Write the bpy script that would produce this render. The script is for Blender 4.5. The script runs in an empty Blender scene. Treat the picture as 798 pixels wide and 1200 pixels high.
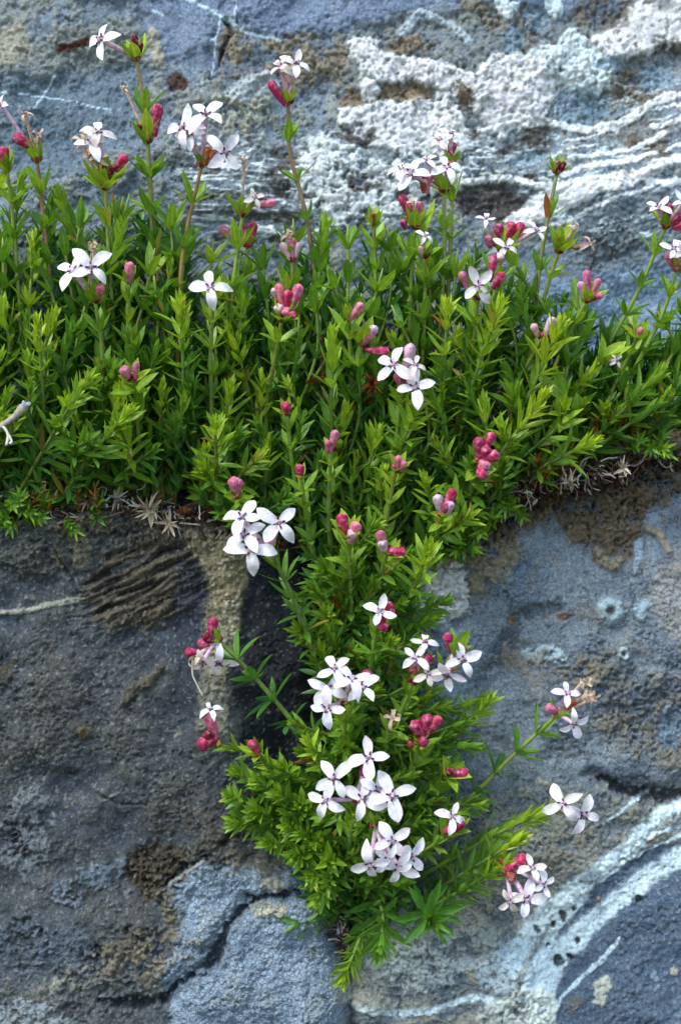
import bpy, math, random
import numpy as np
from mathutils import Vector, Matrix

# ------------------------------------------------------------------ camera, world, sun, exposure
S = 0.0003            # metres per layout unit (a flower is about 10 mm across)
D = 2000.0            # camera distance from the rock, in layout units
scene = bpy.context.scene
C = scene.collection
rnd = random.Random(11)

cam_d = bpy.data.cameras.new('camera')
cam = bpy.data.objects.new('camera', cam_d)
C.objects.link(cam)
cam.location = (0, -D * S, 0)
cam.rotation_euler = (math.radians(90), 0, 0)
cam_d.sensor_fit = 'VERTICAL'
cam_d.sensor_height = 36
cam_d.lens = 36 * D / 1200
cam_d.clip_start = 0.01
cam_d.clip_end = 100
cam_d.dof.use_dof = True
cam_d.dof.focus_distance = (D - 45) * S
cam_d.dof.aperture_fstop = 10
scene.camera = cam

SUN_EL, SUN_AZ = math.radians(52), math.radians(-38)   # azimuth measured from the viewer's side of the rock
world = bpy.data.worlds.new('World')
scene.world = world
world.use_nodes = True
wn = world.node_tree
bg = wn.nodes['Background']
sky = wn.nodes.new('ShaderNodeTexSky')
sky.sky_type = 'NISHITA'
sky.sun_disc = False
sky.sun_elevation = SUN_EL
sky.sun_rotation = math.pi + SUN_AZ * -1
sky.altitude = 1200
wn.links.new(sky.outputs[0], bg.inputs[0])
bg.inputs[1].default_value = 0.145
sd = bpy.data.lights.new('sun', 'SUN')
sd.energy = 1.5
sd.angle = math.radians(20)
sd.color = (1.0, 0.97, 0.92)
sun = bpy.data.objects.new('sun', sd)
C.objects.link(sun)
dirv = Vector((math.sin(SUN_AZ) * math.cos(SUN_EL), -math.cos(SUN_AZ) * math.cos(SUN_EL), math.sin(SUN_EL)))
sun.rotation_euler = dirv.to_track_quat('Z', 'Y').to_euler()
sun.location = dirv * 2
scene.view_settings.view_transform = 'Standard'
scene.view_settings.look = 'None'
scene.view_settings.exposure = 1.3
scene.view_settings.gamma = 1
scene.cycles.max_bounces = 6
scene.cycles.transmission_bounces = 4
scene.cycles.transparent_max_bounces = 4

# ------------------------------------------------------------------ helpers
def lin(c):
    return tuple(((v / 255.0) / 12.92 if v / 255.0 <= 0.04045 else ((v / 255.0 + 0.055) / 1.055) ** 2.4) for v in c)

def P(px, py, d=0.0):
    """A point that stands d units in front of the rock plane; px, py are measured on the rock plane seen from the camera."""
    k = (D - d) / D
    return Vector(((px - 399) * k, -d, (600 - py) * k))

def tag(o, label=None, cat=None, group=None, kind=None):
    if label: o['label'] = label
    if cat: o['category'] = cat
    if group: o['group'] = group
    if kind: o['kind'] = kind
    return o

def new_mat(name):
    m = bpy.data.materials.new(name)
    m.use_nodes = True
    nt = m.node_tree
    return m, nt, nt.nodes['Principled BSDF'], nt.nodes['Material Output']

def nd(nt, t, **kw):
    n = nt.nodes.new(t)
    for k, v in kw.items():
        if k.startswith('i_'):
            n.inputs[k[2:].replace('_', ' ')].default_value = v
        else:
            setattr(n, k, v)
    return n

_perm = np.random.RandomState(5).permutation(256)
_perm = np.concatenate([_perm, _perm])
_ang = np.random.RandomState(6).rand(256) * 2 * np.pi
_gx, _gy = np.cos(_ang), np.sin(_ang)

def perlin(x, y, seed=0):
    xi, yi = np.floor(x).astype(int), np.floor(y).astype(int)
    xf, yf = x - xi, y - yi
    xi, yi = (xi + seed * 17) & 255, (yi + seed * 31) & 255
    u, v = xf * xf * xf * (xf * (xf * 6 - 15) + 10), yf * yf * yf * (yf * (yf * 6 - 15) + 10)
    def g(ix, iy, dx, dy):
        h = _perm[_perm[ix & 255] + (iy & 255)]
        return _gx[h] * dx + _gy[h] * dy
    a, b = g(xi, yi, xf, yf), g(xi + 1, yi, xf - 1, yf)
    c, d = g(xi, yi + 1, xf, yf - 1), g(xi + 1, yi + 1, xf - 1, yf - 1)
    return ((a + (b - a) * u) * (1 - v) + (c + (d - c) * u) * v) * 1.5

def fbm(x, y, s, o=4, seed=0, gain=0.5):
    r, a, f, t = 0, 1.0, 1.0 / s, 0
    for i in range(o):
        r = r + a * perlin(x * f, y * f, seed + i * 3)
        t += a; a *= gain; f *= 2.03
    return r / t

def sm(a, b, x):
    t = np.clip((x - a) / (b - a), 0, 1)
    return t * t * (3 - 2 * t)

# ------------------------------------------------------------------ the rock: one grid, its relief and its mineral colours
def axis(a, b, step, far):
    core = list(np.arange(a, b, step))
    out, s, v = [], step, b
    while v < b + far:
        out.append(v); s *= 1.13; v += s
    left, s, v = [], step, a - step
    while v > a - far:
        left.append(v); s *= 1.13; v -= s
    return np.array(left[::-1] + core + out)

gx, gy = axis(-30, 830, 1.7, 2400), axis(-30, 1230, 1.7, 2200)
X, Y = np.meshgrid(gx, gy)
W1, W2 = fbm(X, Y, 60, 4, 40), fbm(X, Y, 60, 4, 50)
w1, w2 = fbm(X, Y, 14, 4, 42), fbm(X, Y, 14, 4, 52)
fx, fy = fbm(X, Y, 20, 3, 70) * 9, fbm(X, Y, 20, 3, 71) * 9
fine = fbm(X + fx, Y + fy, 15, 4, 60, 0.68) * 0.95 + 0.5 * (0.28 - np.abs(fbm(X + fy, Y - fx, 11, 2, 66)))
med = fbm(X, Y, 32, 4, 61)
big = fbm(X, Y, 130, 4, 62)
grit = fbm(X + w1 * 5, Y + w2 * 5, 4.6, 2, 63)
XW, YW = X + W1 * 14 + w1 * 7, Y + W2 * 14 + w2 * 7
XS, YS = X + W1 * 5 + w1 * 4, Y + W2 * 5 + w2 * 4

col = np.zeros(X.shape + (3,))
hd = np.zeros(X.shape)          # relief in layout units, towards the viewer
rough = 0.32 + 0.25 * sm(-0.2, 0.3, fbm(X, Y, 90, 3, 200))  # strength of the fine crumbly bump
areo = np.zeros(X.shape)        # crackled lichen crust
GAIN = 1.0

def paint(m, c, k=1.0, crisp=True):
    global col
    m = np.clip(m, 0, 1)
    m = sm(0.22, 0.74, m + (fine * 0.5 + grit * 0.45) * 4 * m * (1 - m)) if crisp else m
    a = np.clip(m * k, 0, 1)[..., None]
    col = col * (1 - a) + np.array(lin(c)) * a

def ell(cx, cy, rx, ry, rot=0, soft=0.35, big_warp=True):
    x, y = (XW, YW) if big_warp else (XS, YS)
    r = math.radians(rot)
    dx, dy = x - cx, y - cy
    u, v = dx * math.cos(r) + dy * math.sin(r), -dx * math.sin(r) + dy * math.cos(r)
    q = np.sqrt((u / rx) ** 2 + (v / ry) ** 2)
    return 1 - sm(1 - soft, 1 + soft, q)

def stroke(pts, w, soft=0.45, x=None, y=None, warp=0.5):
    """distance field along a polyline; w may be a list of widths"""
    if x is None:
        x, y = X + (XS - X) * warp, Y + (YS - Y) * warp
    if not isinstance(w, (list, tuple)): w = [w] * len(pts)
    best = np.full(X.shape, 0.0)
    for (a, b, wa, wb) in zip(pts[:-1], pts[1:], w[:-1], w[1:]):
        ax, ay, bx, by = a[0], a[1], b[0], b[1]
        L2 = (bx - ax) ** 2 + (by - ay) ** 2 + 1e-6
        t = np.clip(((x - ax) * (bx - ax) + (y - ay) * (by - ay)) / L2, 0, 1)
        dd = np.hypot(x - (ax + t * (bx - ax)), y - (ay + t * (by - ay)))
        q = dd / (0.5 * (wa + (wb - wa) * t))
        best = np.maximum(best, 1 - sm(1 - soft, 1 + soft, q))
    return best

def poly(pts, soft=10, warp=1.0):
    """soft-edged polygon"""
    x, y = X + (XW - X) * warp, Y + (YW - Y) * warp
    ins = np.zeros(X.shape, bool)
    dmin = np.full(X.shape, 1e9)
    n = len(pts)
    for i in range(n):
        (ax, ay), (bx, by) = pts[i], pts[(i + 1) % n]
        cond = ((ay > y) != (by > y)) & (x < (bx - ax) * (y - ay) / ((by - ay) or 1e-9) + ax)
        ins ^= cond
        L2 = (bx - ax) ** 2 + (by - ay) ** 2 + 1e-6
        t = np.clip(((x - ax) * (bx - ax) + (y - ay) * (by - ay)) / L2, 0, 1)
        dmin = np.minimum(dmin, np.hypot(x - (ax + t * (bx - ax)), y - (ay + t * (by - ay))))
    sd = np.where(ins, dmin, -dmin)
    return sm(-soft, soft, sd)

def relief(m, h, lump=0.0, r=None):
    global hd, rough
    hd = hd + m * h
    if lump: hd = hd + m * lump * (fine * 1.2 + grit * 0.9)
    if r is not None: rough = rough * (1 - m) + r * m

crk = None
def crack(pts, w, c, k, h, seed=7):
    n = fbm(X, Y, 13, 3, seed + 200)
    m = stroke(pts, w, 0.6, warp=2.2)
    m = m * sm(-0.32, -0.02, n)
    paint(m, c, k); relief(m, h)

def thr(n, a, b): return sm(a, b, n)

# ---- base tones
upper_m = 1 - sm(-30, 30, Y - (560 - 0.03 * X))
left_m = (1 - upper_m) * (1 - sm(-8, 8, X - 392))
right_m = (1 - upper_m) * (1 - (1 - sm(-8, 8, X - 392)))
col[:] = lin((118, 127, 138))
paint(upper_m, (112, 124, 140))
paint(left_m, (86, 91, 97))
paint(right_m, (118, 127, 140))
paint(thr(big, -0.1, 0.35) * left_m, (100, 98, 96), 0.8)
paint(thr(-big, 0.0, 0.4) * left_m, (68, 80, 96), 0.8)
paint(thr(fine + 0.6 * med, 0.1, 0.35) * left_m, (104, 99, 93), 0.55)
paint(thr(-fine - 0.6 * med, 0.1, 0.4) * left_m, (62, 72, 86), 0.6)
paint(thr(big, 0.0, 0.35) * right_m, (98, 112, 134), 0.8)
paint(thr(med, 0.05, 0.4) * right_m, (132, 130, 128), 0.6)
paint(thr(-med, 0.1, 0.4) * right_m, (96, 106, 118), 0.7)
hd += big * 26 + med * 5 + fine * 1.3
rid = np.abs(fbm(XW * 0.6, YW, 26, 4, 130, 0.6))
hd -= 3.2 * (1 - sm(0.0, 0.055, rid)) * thr(big, -0.25, 0.2)
paint((1 - sm(0.0, 0.05, rid)) * thr(big, -0.25, 0.2), (60, 64, 72), 0.45)
tq = fbm(XW, YW, 75, 5, 140, 0.58) * 7
tf = tq - np.floor(tq)
terr = np.floor(tq) + sm(0.44, 0.56, tf)
tw = thr(fbm(X, Y, 110, 3, 150), -0.35, 0.15)
slab0 = np.clip(sm(-20, 20, (X - 640) * 0.75 + (Y - 1090)) * sm(940, 1000, Y) * sm(600, 640, X), 0, 1)
tw = tw * (1 - slab0)
hd += (terr - tq) * 3.2 * tw
paint((1 - sm(0.0, 0.09, np.abs(tf - 0.5))) * tw, (70, 74, 80), 0.28)
hd += grit * 0.6

# ---- upper rock
paint(thr(med + 0.4 * fine, -0.02, 0.12) * upper_m, (150, 150, 146), 0.75)      # grey-tan lichen crust
relief(thr(med + 0.4 * fine, -0.02, 0.12) * upper_m * (1 - sm(330, 430, X)), 1.5, 2.5, 0.9)
for e in [(85, 135, 70, 48, 10), (30, 120, 40, 30, 20), (60, 170, 80, 35, -10), (150, 100, 30, 30, 0)]:
    m = ell(*e); paint(m, (80, 98, 116), 0.85); relief(m, -4, 0, 0.2)
m = poly([(-400, -400), (1200, -400), (1200, 8), (560, 12), (480, 30), (420, 28), (360, 40), (330, 48), (300, 44), (262, 28), (240, 70), (190, 60), (150, 0), (-400, -60)], 6)
paint(m, (92, 110, 140), 0.95); relief(m, 5, 0, 0.15)
m = poly([(150, 0), (270, 20), (256, 78), (205, 72), (165, 40)], 6); paint(m, (96, 110, 134), 0.95)
m = ell(110, 55, 60, 28, -10); paint(m, (140, 142, 140), 0.8); relief(m, 3, 4, 1)
m = ell(14, 50, 26, 28); paint(m, (176, 166, 148), 0.8); relief(m, 4, 4, 1)
m = ell(184, 55, 10, 26, -15); paint(m, (182, 172, 156), 0.9); relief(m, 3, 2, 1)
m = stroke([(70, 58), (85, 56), (104, 48)], 9); paint(m, (88, 48, 42)); relief(m, 1, 2, 1)
m = ell(212, 92, 13, 9); paint(m, (74, 54, 44)); relief(m, -2, 3, 1)
m = poly([(262, 40), (300, 56), (400, 34), (410, 100), (330, 112), (250, 96)], 12); paint(m * thr(med + fine * 0.5, -0.25, 0.1), (150, 132, 112), 0.8); relief(m, 2, 3, 1)
m = poly([(250, 110), (320, 112), (315, 165), (262, 160), (240, 140)], 10); paint(m * thr(fine, -0.2, 0.15), (196, 190, 176), 0.85); relief(m, 3, 4, 1)
m = ell(297, 102, 34, 15, -15); paint(m, (205, 212, 218), 0.8); relief(m, 3, 4, 1)
m = stroke([(266, 26), (272, 44), (262, 60), (257, 78)], [7, 6, 5, 2]); paint(m, (58, 52, 50), 0.9); relief(m, -9)
for pts, w in [([(213, -6), (250, 14), (275, 30), (284, 40), (308, 46), (330, 50)], 3.4), ([(275, 28), (279, 0), (281, -20)], 2.4),
               ([(260, 22), (254, 50), (248, 88)], 1.6), ([(239, 92), (236, 110)], 2.0), ([(62, 88), (50, 108), (40, 125)], 2), ([(0, 108), (60, 112), (130, 128)], 1.4),
               ([(178, 12), (190, 16)], 3), ([(246, 48), (252, 50)], 4), ([(300, 165), (290, 185)], 1.5)]:
    m = stroke(pts, w); paint(m, (186, 204, 222), 0.85); relief(m, 0.8)
# thin striped calcite between the two plants
zone = poly([(215, 165), (400, 165), (560, 150), (600, 160), (650, 205), (620, 235), (520, 235), (420, 270), (300, 300), (215, 260)], 16)
lines = np.abs(fbm(X * 0.18 + W1 * 3, Y + W2 * 7 - 0.04 * X, 8.5, 2, 77))
lm = (1 - sm(0.03, 0.14, lines)) * thr(fbm(X * 0.3, Y, 30, 3, 81), -0.55, -0.1)
paint(zone, (112, 120, 132), 0.7)
paint(zone * lm, (232, 238, 242), 0.95, False); relief(zone * lm, 1.6)
m = zone * thr(-fbm(X * 0.5, Y, 22, 3, 83), 0.12, 0.3); paint(m, (92, 84, 78), 0.8); relief(m, -3, 2, 1)
# thick white crust
WH, WH2 = (246, 252, 254), (222, 236, 247)
def white(m, c=WH, h=7, lump=3.0):
    lump *= 0.45
    mm = np.clip(m, 0, 1) * thr(fine + 0.8 * med + m * 1.1, 0.2, 0.5)
    paint(mm, c, 0.97); relief(mm, h, lump, 0.8)
m = poly([(398, 40), (450, 20), (560, 5), (700, 30), (798, 60), (798, 100), (690, 110), (640, 150), (560, 140), (410, 150)], 14)
paint(m, (136, 138, 140), 0.6); relief(m, 0, 2, 0.9)
white(poly([(405, 50), (430, 38), (448, 62), (480, 66), (520, 72), (560, 92), (580, 118), (560, 132), (540, 112), (505, 100), (475, 95), (450, 96), (425, 86), (408, 72)], 7))
white(poly([(400, 128), (440, 128), (492, 114), (530, 118), (546, 150), (548, 178), (510, 180), (470, 182), (440, 170), (410, 160), (398, 150)], 8))
white(ell(432, 112, 9, 22, -15)); white(ell(527, 110, 14, 12))
white(poly([(560, 92), (600, 62), (640, 70), (655, 90), (646, 118), (625, 140), (590, 160), (572, 150), (555, 130)], 9), WH, 8, 4)
white(poly([(640, 60), (672, 26), (700, 50), (735, 40), (745, 60), (720, 92), (705, 110), (670, 100), (645, 78)], 9), WH2, 6)
white(poly([(690, 50), (735, 14), (775, 0), (860, -10), (860, 56), (790, 54), (748, 62), (715, 74)], 7) * 1.3, (240, 234, 232), 9, 1.0)
white(poly([(640, 100), (690, 70), (730, 62), (740, 84), (700, 112), (664, 120)], 7), WH2, 4)
white(stroke([(625, 54), (650, 68), (640, 84)], 22), WH2); white(ell(590, 12, 14, 14), WH2, 4); white(ell(648, 2, 14, 9, 40), WH2, 3)
white(poly([(398, 200), (415, 180), (450, 192), (500, 205), (540, 215), (500, 232), (450, 250), (398, 262), (350, 240), (340, 205), (370, 150)], 14) * thr(fbm(X, Y, 16, 3, 90), -0.3, -0.05) * 1.2, (232, 238, 242), 4, 3)
white(stroke([(470, 40), (492, 14), (530, 30), (548, 50)], [12, 9, 7, 10]), (186, 196, 208), 3)
m = poly([(446, 96), (470, 100), (490, 92), (512, 104), (498, 120), (460, 118), (420, 128), (402, 118), (412, 100), (430, 120)], 6); paint(m, (150, 124, 96), 0.85); relief(m, -5, 2, 1)
for e, c in [((480, 55, 28, 12), (148, 126, 104)), ((545, 112, 10, 12), (140, 108, 84)), ((745, 100, 26, 26), (134, 118, 104)), ((612, 36, 14, 26), (128, 120, 112)), ((560, 20, 30, 10, 35), (150, 140, 126)),
             ((705, 12, 36, 18), (122, 114, 106)), ((785, 55, 20, 10), (120, 112, 104)), ((422, 162, 20, 12), (88, 76, 68)), ((432, 212, 20, 14), (98, 84, 74)), ((630, 160, 18, 20), (104, 96, 92))]:
    m = ell(*e); paint(m * thr(fine + med, -0.3, 0.05), c, 0.9); relief(m, -1, 4, 1.2)
for e in [(680, 125, 34, 20), (720, 80, 16, 8), (600, 50, 10, 20), (625, 22, 20, 12), (770, 85, 20, 16), (620, 190, 22, 8)]:
    m = ell(*e); paint(m, (108, 132, 154), 0.85); relief(m, -3, 0, 0.1)
for e, c in [((735, 150, 60, 14), (132, 130, 130)), ((745, 165, 14, 8), (120, 100, 84)), ((770, 175, 12, 14), (124, 112, 96))]:
    m = ell(*e); paint(m, c, 0.8); relief(m, -1, 2, 1)
m = poly([(528, 232), (560, 212), (600, 224), (622, 244), (590, 262), (540, 252)], 8); paint(m, (84, 74, 70), 0.9); relief(m, -8, 3, 1)
m = poly([(640, 262), (700, 240), (760, 225), (900, 220), (900, 340), (640, 320)], 12); paint(m, (116, 126, 140), 0.9); relief(m, 0, 2, 0.8)
m = poly([(640, 320), (900, 300), (900, 470), (600, 470)], 16); paint(m, (100, 126, 160), 0.85); relief(m, 2, 0, 0.2)
m = ell(715, 290, 34, 22); paint(m * thr(fine, 0.0, 0.3), (78, 76, 78), 0.8); relief(m, -1, 3, 1)
VE = (240, 245, 247)
for pts, w, h in [([(560, 152), (600, 148), (635, 144), (680, 148), (720, 147), (750, 130), (775, 115), (830, 104)], [3, 5, 8, 8, 11, 9, 9, 9], 4),
               ([(540, 212), (575, 208), (605, 212), (640, 224)], [8, 10, 8, 5], 5), ([(660, 164), (690, 158), (715, 150)], 2.5, 1.5),
               ([(668, 184), (700, 181), (735, 175), (765, 164), (778, 156)], 5, 3), ([(660, 205), (690, 194), (725, 190), (768, 178)], 6, 3),
               ([(596, 258), (640, 244), (665, 226), (700, 218), (735, 212), (755, 203)], [14, 32, 28, 22, 18, 12], 6),
               ([(753, 205), (770, 192), (800, 185), (840, 178)], [5, 9, 9, 8], 4), ([(756, 212), (775, 215), (840, 214)], [5, 8, 7], 3),
               ([(636, 268), (672, 256), (700, 241), (735, 228), (764, 218)], 4, 3), ([(770, 128), (790, 122), (830, 120)], 4, 2), ([(765, 148), (785, 145), (830, 132)], 5, 2.5),
               ([(648, 112), (664, 102), (678, 92)], [3, 5, 3], 2), ([(780, 175), (830, 160)], 4, 2), ([(640, 190), (668, 172), (700, 168)], 2, 1)]:
    m = stroke(pts, w, 0.55, warp=0.9); m = np.clip(m * (1.25 + fine * 1.2), 0, 1); paint(m, VE, 0.95); relief(m, h * 0.45, 0.8, 0.5)
zz = poly([(590, 110), (900, 80), (900, 300), (620, 280)], 14)
l2 = np.abs(fbm(X * 0.2 + W1 * 4, Y + 0.22 * X + W2 * 10, 13, 3, 177))
m = zz * (1 - sm(0.01, 0.07, l2)) * thr(fbm(X * 0.4, Y, 26, 3, 181), -0.3, 0.1); paint(m, (222, 232, 240), 0.85, False); relief(m, 1)
sp2 = thr(fbm(X, Y, 7, 2, 190), 0.18, 0.34) * poly([(330, 20), (640, 10), (800, 0), (800, 130), (600, 260), (330, 300)], 20); paint(sp2, (84, 80, 78), 0.55); relief(sp2, -2.5)
# ---- left rock
m = poly([(-300, 590), (130, 600), (225, 640), (210, 660), (120, 650), (60, 672), (-300, 690)], 12); paint(m * thr(med + fine, -0.3, 0.2), (112, 112, 104), 0.7); relief(m, 2, 3, 0.9)
for e in [(70, 655, 6, 16, -25), (97, 650, 12, 18, 10)]:
    m = ell(*e, big_warp=False); paint(m, (150, 140, 116), 0.8); relief(m, 2, 1)
m = stroke([(-60, 728), (0, 719), (30, 715), (55, 709), (85, 704), (100, 703)], [4, 4, 6, 6, 7, 6], 0.3); paint(m, (182, 178, 164), 0.95); relief(m, 2.5, 0.6)
m = stroke([(62, 640), (78, 665), (92, 695)], 3); paint(m, (54, 58, 64), 0.8); relief(m, -3)
wood = ell(170, 685, 74, 50, -12, 0.22)
ang = math.radians(-24)
uu, vv = X * math.cos(ang) + Y * math.sin(ang), -X * math.sin(ang) + Y * math.cos(ang)
gro = fbm(uu * 0.16 + W1, vv + W2 * 6, 7.5, 3, 101)
paint(wood, (92, 80, 68), 0.9)
paint(wood * thr(gro, 0.02, 0.25), (132, 118, 100), 0.7)
paint(wood * thr(-gro, 0.08, 0.3), (34, 28, 26), 0.9)
relief(wood, 2, 1.5, 1); hd += wood * gro * 13 * sm(800, 690, Y + 0.35 * X * 0)
m = ell(165, 722, 46, 22, -15); paint(m * thr(fine, -0.2, 0.2), (120, 108, 88), 0.7); relief(m, 0, 4, 1.2)
m = stroke([(132, 668), (158, 656), (180, 652)], 6) ; paint(m, (130, 132, 134), 0.7)
m = poly([(205, 612), (300, 620), (286, 700), (278, 760), (262, 800), (262, 860), (234, 860), (236, 760), (240, 690), (228, 650)], 9); tanm = m; paint(m, (158, 142, 112), 0.9); relief(m, 2, 2.5, 1)
paint(m * thr(grit + fine, 0.25, 0.5), (214, 208, 190), 0.8)
paint(m * sm(740, 840, Y), (128, 128, 124), 0.7)
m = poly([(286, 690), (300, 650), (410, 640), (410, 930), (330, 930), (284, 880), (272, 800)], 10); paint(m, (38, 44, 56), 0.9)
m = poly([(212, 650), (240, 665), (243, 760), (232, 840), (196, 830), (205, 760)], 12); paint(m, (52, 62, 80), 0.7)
m = stroke([(188, 784), (172, 800), (152, 812), (147, 824)], [8, 13, 13, 8], 0.4); paint(m, (126, 118, 102), 0.9); relief(m, 3, 5, 1.2)
m = ell(98, 857, 7, 7, 0, 0.4, False); paint(m, (134, 112, 84), 0.9); relief(m, 2, 3)
m = ell(208, 858, 5.5, 6.5, 0, 0.25, False); paint(m, (142, 138, 126), 0.8); relief(m, 1.5)
m = ell(8, 782, 14, 22); paint(m * thr(fine, -0.1, 0.2), (118, 104, 82), 0.8); relief(m, 1, 4, 1)
for e, c in [((30, 975, 30, 50, 10), (150, 156, 164)), ((110, 1030, 48, 16, -22), (134, 150, 172)), ((90, 1055, 14, 12, 0), (148, 160, 178)), ((100, 1135, 44, 16, -24), (172, 166, 150)), ((40, 1190, 60, 22, -10), (160, 168, 176)),
             ((150, 1125, 44, 34, 0), (126, 114, 98)), ((120, 1170, 60, 26, 0), (110, 112, 112)), ((40, 1110, 60, 30, 0), (100, 112, 130)), ((200, 1040, 26, 22, 0), (124, 110, 92)), ((245, 1000, 40, 18, -10), (112, 104, 96))]:
    m = ell(*e); paint(m * thr(fine * 1.3 + med, -0.35, 0.25), c, 0.85); relief(m, 1.5, 3, 0.9)
for e in [(15, 990, 12, 26), (45, 1013, 10, 8), (30, 1090, 22, 12), (105, 1118, 18, 8), (82, 905, 10, 6), (165, 1095, 22, 10)]:
    m = ell(*e); paint(m * thr(-fine, -0.1, 0.2), (44, 42, 44), 0.85); relief(m, -4, 4, 1)
m = ell(180, 1020, 38, 36, -25, 0.2); paint(m, (104, 88, 68), 0.9); paint(m * thr(-fine - grit, 0.05, 0.3), (30, 24, 20), 0.9); relief(m, -5, 6, 1.3)
m = stroke([(112, 930), (140, 942), (172, 943)], 3); paint(m, (44, 52, 62), 0.7); relief(m, -3)
m = stroke([(118, 940), (128, 936), (140, 929)], 3); paint(m, (140, 136, 126), 0.8); relief(m, 2)
# light crackled lichen at the foot of the left rock
lich = poly([(210, 1045), (232, 1012), (310, 1022), (345, 1030), (372, 1040), (392, 1085), (420, 1300), (170, 1300), (205, 1195), (196, 1130), (215, 1090)], 22, 1.6) * 1.25
lich = np.clip(lich * sm(-0.45, 0.0, fine + 0.8 * med + lich * 0.5), 0, 1)
paint(lich, (158, 176, 200), 0.92); relief(lich, 7, 2.5, 0.7); areo = np.maximum(areo, lich)
paint(lich * thr(med, 0.1, 0.4), (170, 172, 172), 0.5)
paint(lich * thr(-med, 0.12, 0.4), (118, 146, 186), 0.5)
m = poly([(255, 1000), (330, 990), (350, 1020), (320, 1034), (270, 1024)], 10); paint(m * thr(fine, -0.3, 0.2), (122, 112, 98), 0.8); areo *= 1 - m
for e in [(308, 1066, 14, 9), (327, 1067, 9, 8), (322, 1038, 15, 9), (200, 1070, 9, 14), (193, 1050, 14, 8)]:
    m = ell(*e, big_warp=False); paint(m, (206, 196, 168) if e[0] > 250 else (120, 110, 92), 0.85); relief(m, 2.5, 3)
m = stroke([(360, 1046), (325, 1050), (296, 1058), (278, 1080), (262, 1095), (245, 1125), (216, 1152), (196, 1168)], [12, 16, 20, 24, 26, 34, 24, 16], 0.9, warp=1.5)
paint(m, (96, 112, 136), 0.5); relief(m, -9)
crack([(352, 1050), (325, 1052), (300, 1058), (280, 1078), (262, 1095), (252, 1112), (238, 1138), (216, 1150), (196, 1168)], [5, 8, 8, 5, 9, 19, 17, 7, 4], (34, 40, 52), 0.85, -12)
crack([(196, 1168), (170, 1178), (140, 1180), (120, 1176)], [8, 20, 16, 5], (34, 38, 46), 0.85, -9, 8)
crack([(190, 1042), (210, 1020), (222, 1012), (252, 998), (272, 984), (300, 980)], [6, 6, 4, 6, 7, 3], (40, 42, 46), 0.8, -5, 9)
m = stroke([(198, 1038), (214, 1024), (240, 1006)], 3); paint(m, (206, 208, 206), 0.85); relief(m, 2)
# ---- right rock
m = poly([(560, 540), (640, 520), (830, 480), (830, 560), (760, 600), (735, 650), (690, 640), (650, 600), (600, 620), (560, 640), (520, 610)], 14)
paint(m * thr(fine + med, -0.5, 0.0), (124, 100, 76), 0.9); paint(m * thr(-fine - grit * .6, 0.15, 0.35), (58, 46, 38), 0.8); relief(m, 2, 6, 1.3)
m = poly([(760, 570), (900, 500), (900, 760), (770, 700)], 20); paint(m, (122, 134, 156), 0.7); relief(m, 0, 0, 0.15)
m = poly([(535, 655), (560, 630), (600, 628), (612, 650), (590, 676), (556, 702), (530, 710)], 9); paint(m * thr(fine, -0.4, 0.1), (166, 150, 126), 0.9); relief(m, 3, 6, 1.2)
m = poly([(490, 680), (512, 650), (542, 650), (552, 690), (540, 722), (510, 732), (482, 716)], 9); paint(m * thr(fine, -0.5, -0.1), (240, 242, 238), 1.0); relief(m, 4, 6, 1)
m = poly([(420, 700), (500, 715), (540, 740), (560, 840), (440, 850), (400, 760)], 16); paint(m * thr(fine + med, -0.5, 0.1), (142, 158, 178), 0.8); relief(m, 1, 2, 0.8)
m = stroke([(655, 712), (630, 716), (608, 724), (600, 742), (592, 765), (572, 792), (565, 815)], [10, 16, 20, 24, 26, 24, 16], 0.95, warp=1.8); paint(m * thr(fine + med, -0.5, 0.1), (66, 76, 92), 0.8); relief(m, -7)
for e in [(600, 728, 7, 5), (662, 723, 10, 4), (604, 570, 8, 8), (704, 655, 12, 6)]:
    m = ell(*e, big_warp=False); paint(m, (112, 78, 52), 0.8); relief(m, -1, 3)
m = poly([(612, 756), (640, 752), (668, 764), (660, 780), (640, 778), (632, 784), (618, 770)], 4); paint(m * thr(fine, -0.4, 0), (196, 212, 224), 0.9); relief(m, 3, 4, 1)
m = stroke([(700, 645), (706, 657), (718, 662), (726, 655)], [10, 14, 15, 8], 0.4); paint(m, (158, 142, 120), 0.9); relief(m, 7, 3, 0.9)
m = stroke([(760, 620), (772, 626), (784, 645)], [8, 11, 5], 0.4); paint(m, (170, 154, 132), 0.9); relief(m, 5, 2, 0.9)
m = stroke([(748, 636), (746, 655), (742, 672)], [10, 10, 3]); paint(m, (150, 170, 194), 0.8); relief(m, 3)
def ring(cx, cy, r, w, c, h):
    q = np.hypot(XS - cx, (YS - cy) * 0.85)
    m = np.exp(-((q - r) / w) ** 2); paint(m, c, 0.85); relief(m, h, 1)
    m = np.exp(-(q / (r * 0.5)) ** 2); paint(m, (66, 66, 70), 0.8); relief(m, -h)
ring(714, 716, 10, 5.5, (158, 178, 190), 5); ring(731, 765, 4, 1.8, (196, 204, 212), 2.5); 
m = ell(752, 716, 8, 13, 15); paint(m, (160, 180, 196), 0.8); relief(m, 3, 1)
m = ell(690, 722, 16, 20); paint(m * thr(med, -0.2, 0.2), (96, 84, 76), 0.4)
cr = poly([(660, 770), (700, 750), (760, 790), (900, 800), (900, 900), (790, 900), (740, 885), (700, 850), (690, 800)], 14)
paint(cr * thr(fine + med, -0.2, 0.3), (142, 132, 118), 0.7); paint(cr * thr(-fine - 0.5 * grit, 0.12, 0.35), (74, 70, 68), 0.6); relief(cr, 3, 5, 1.3)
paint(ell(790, 700, 30, 40), (170, 160, 148), 0.5)
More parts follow.
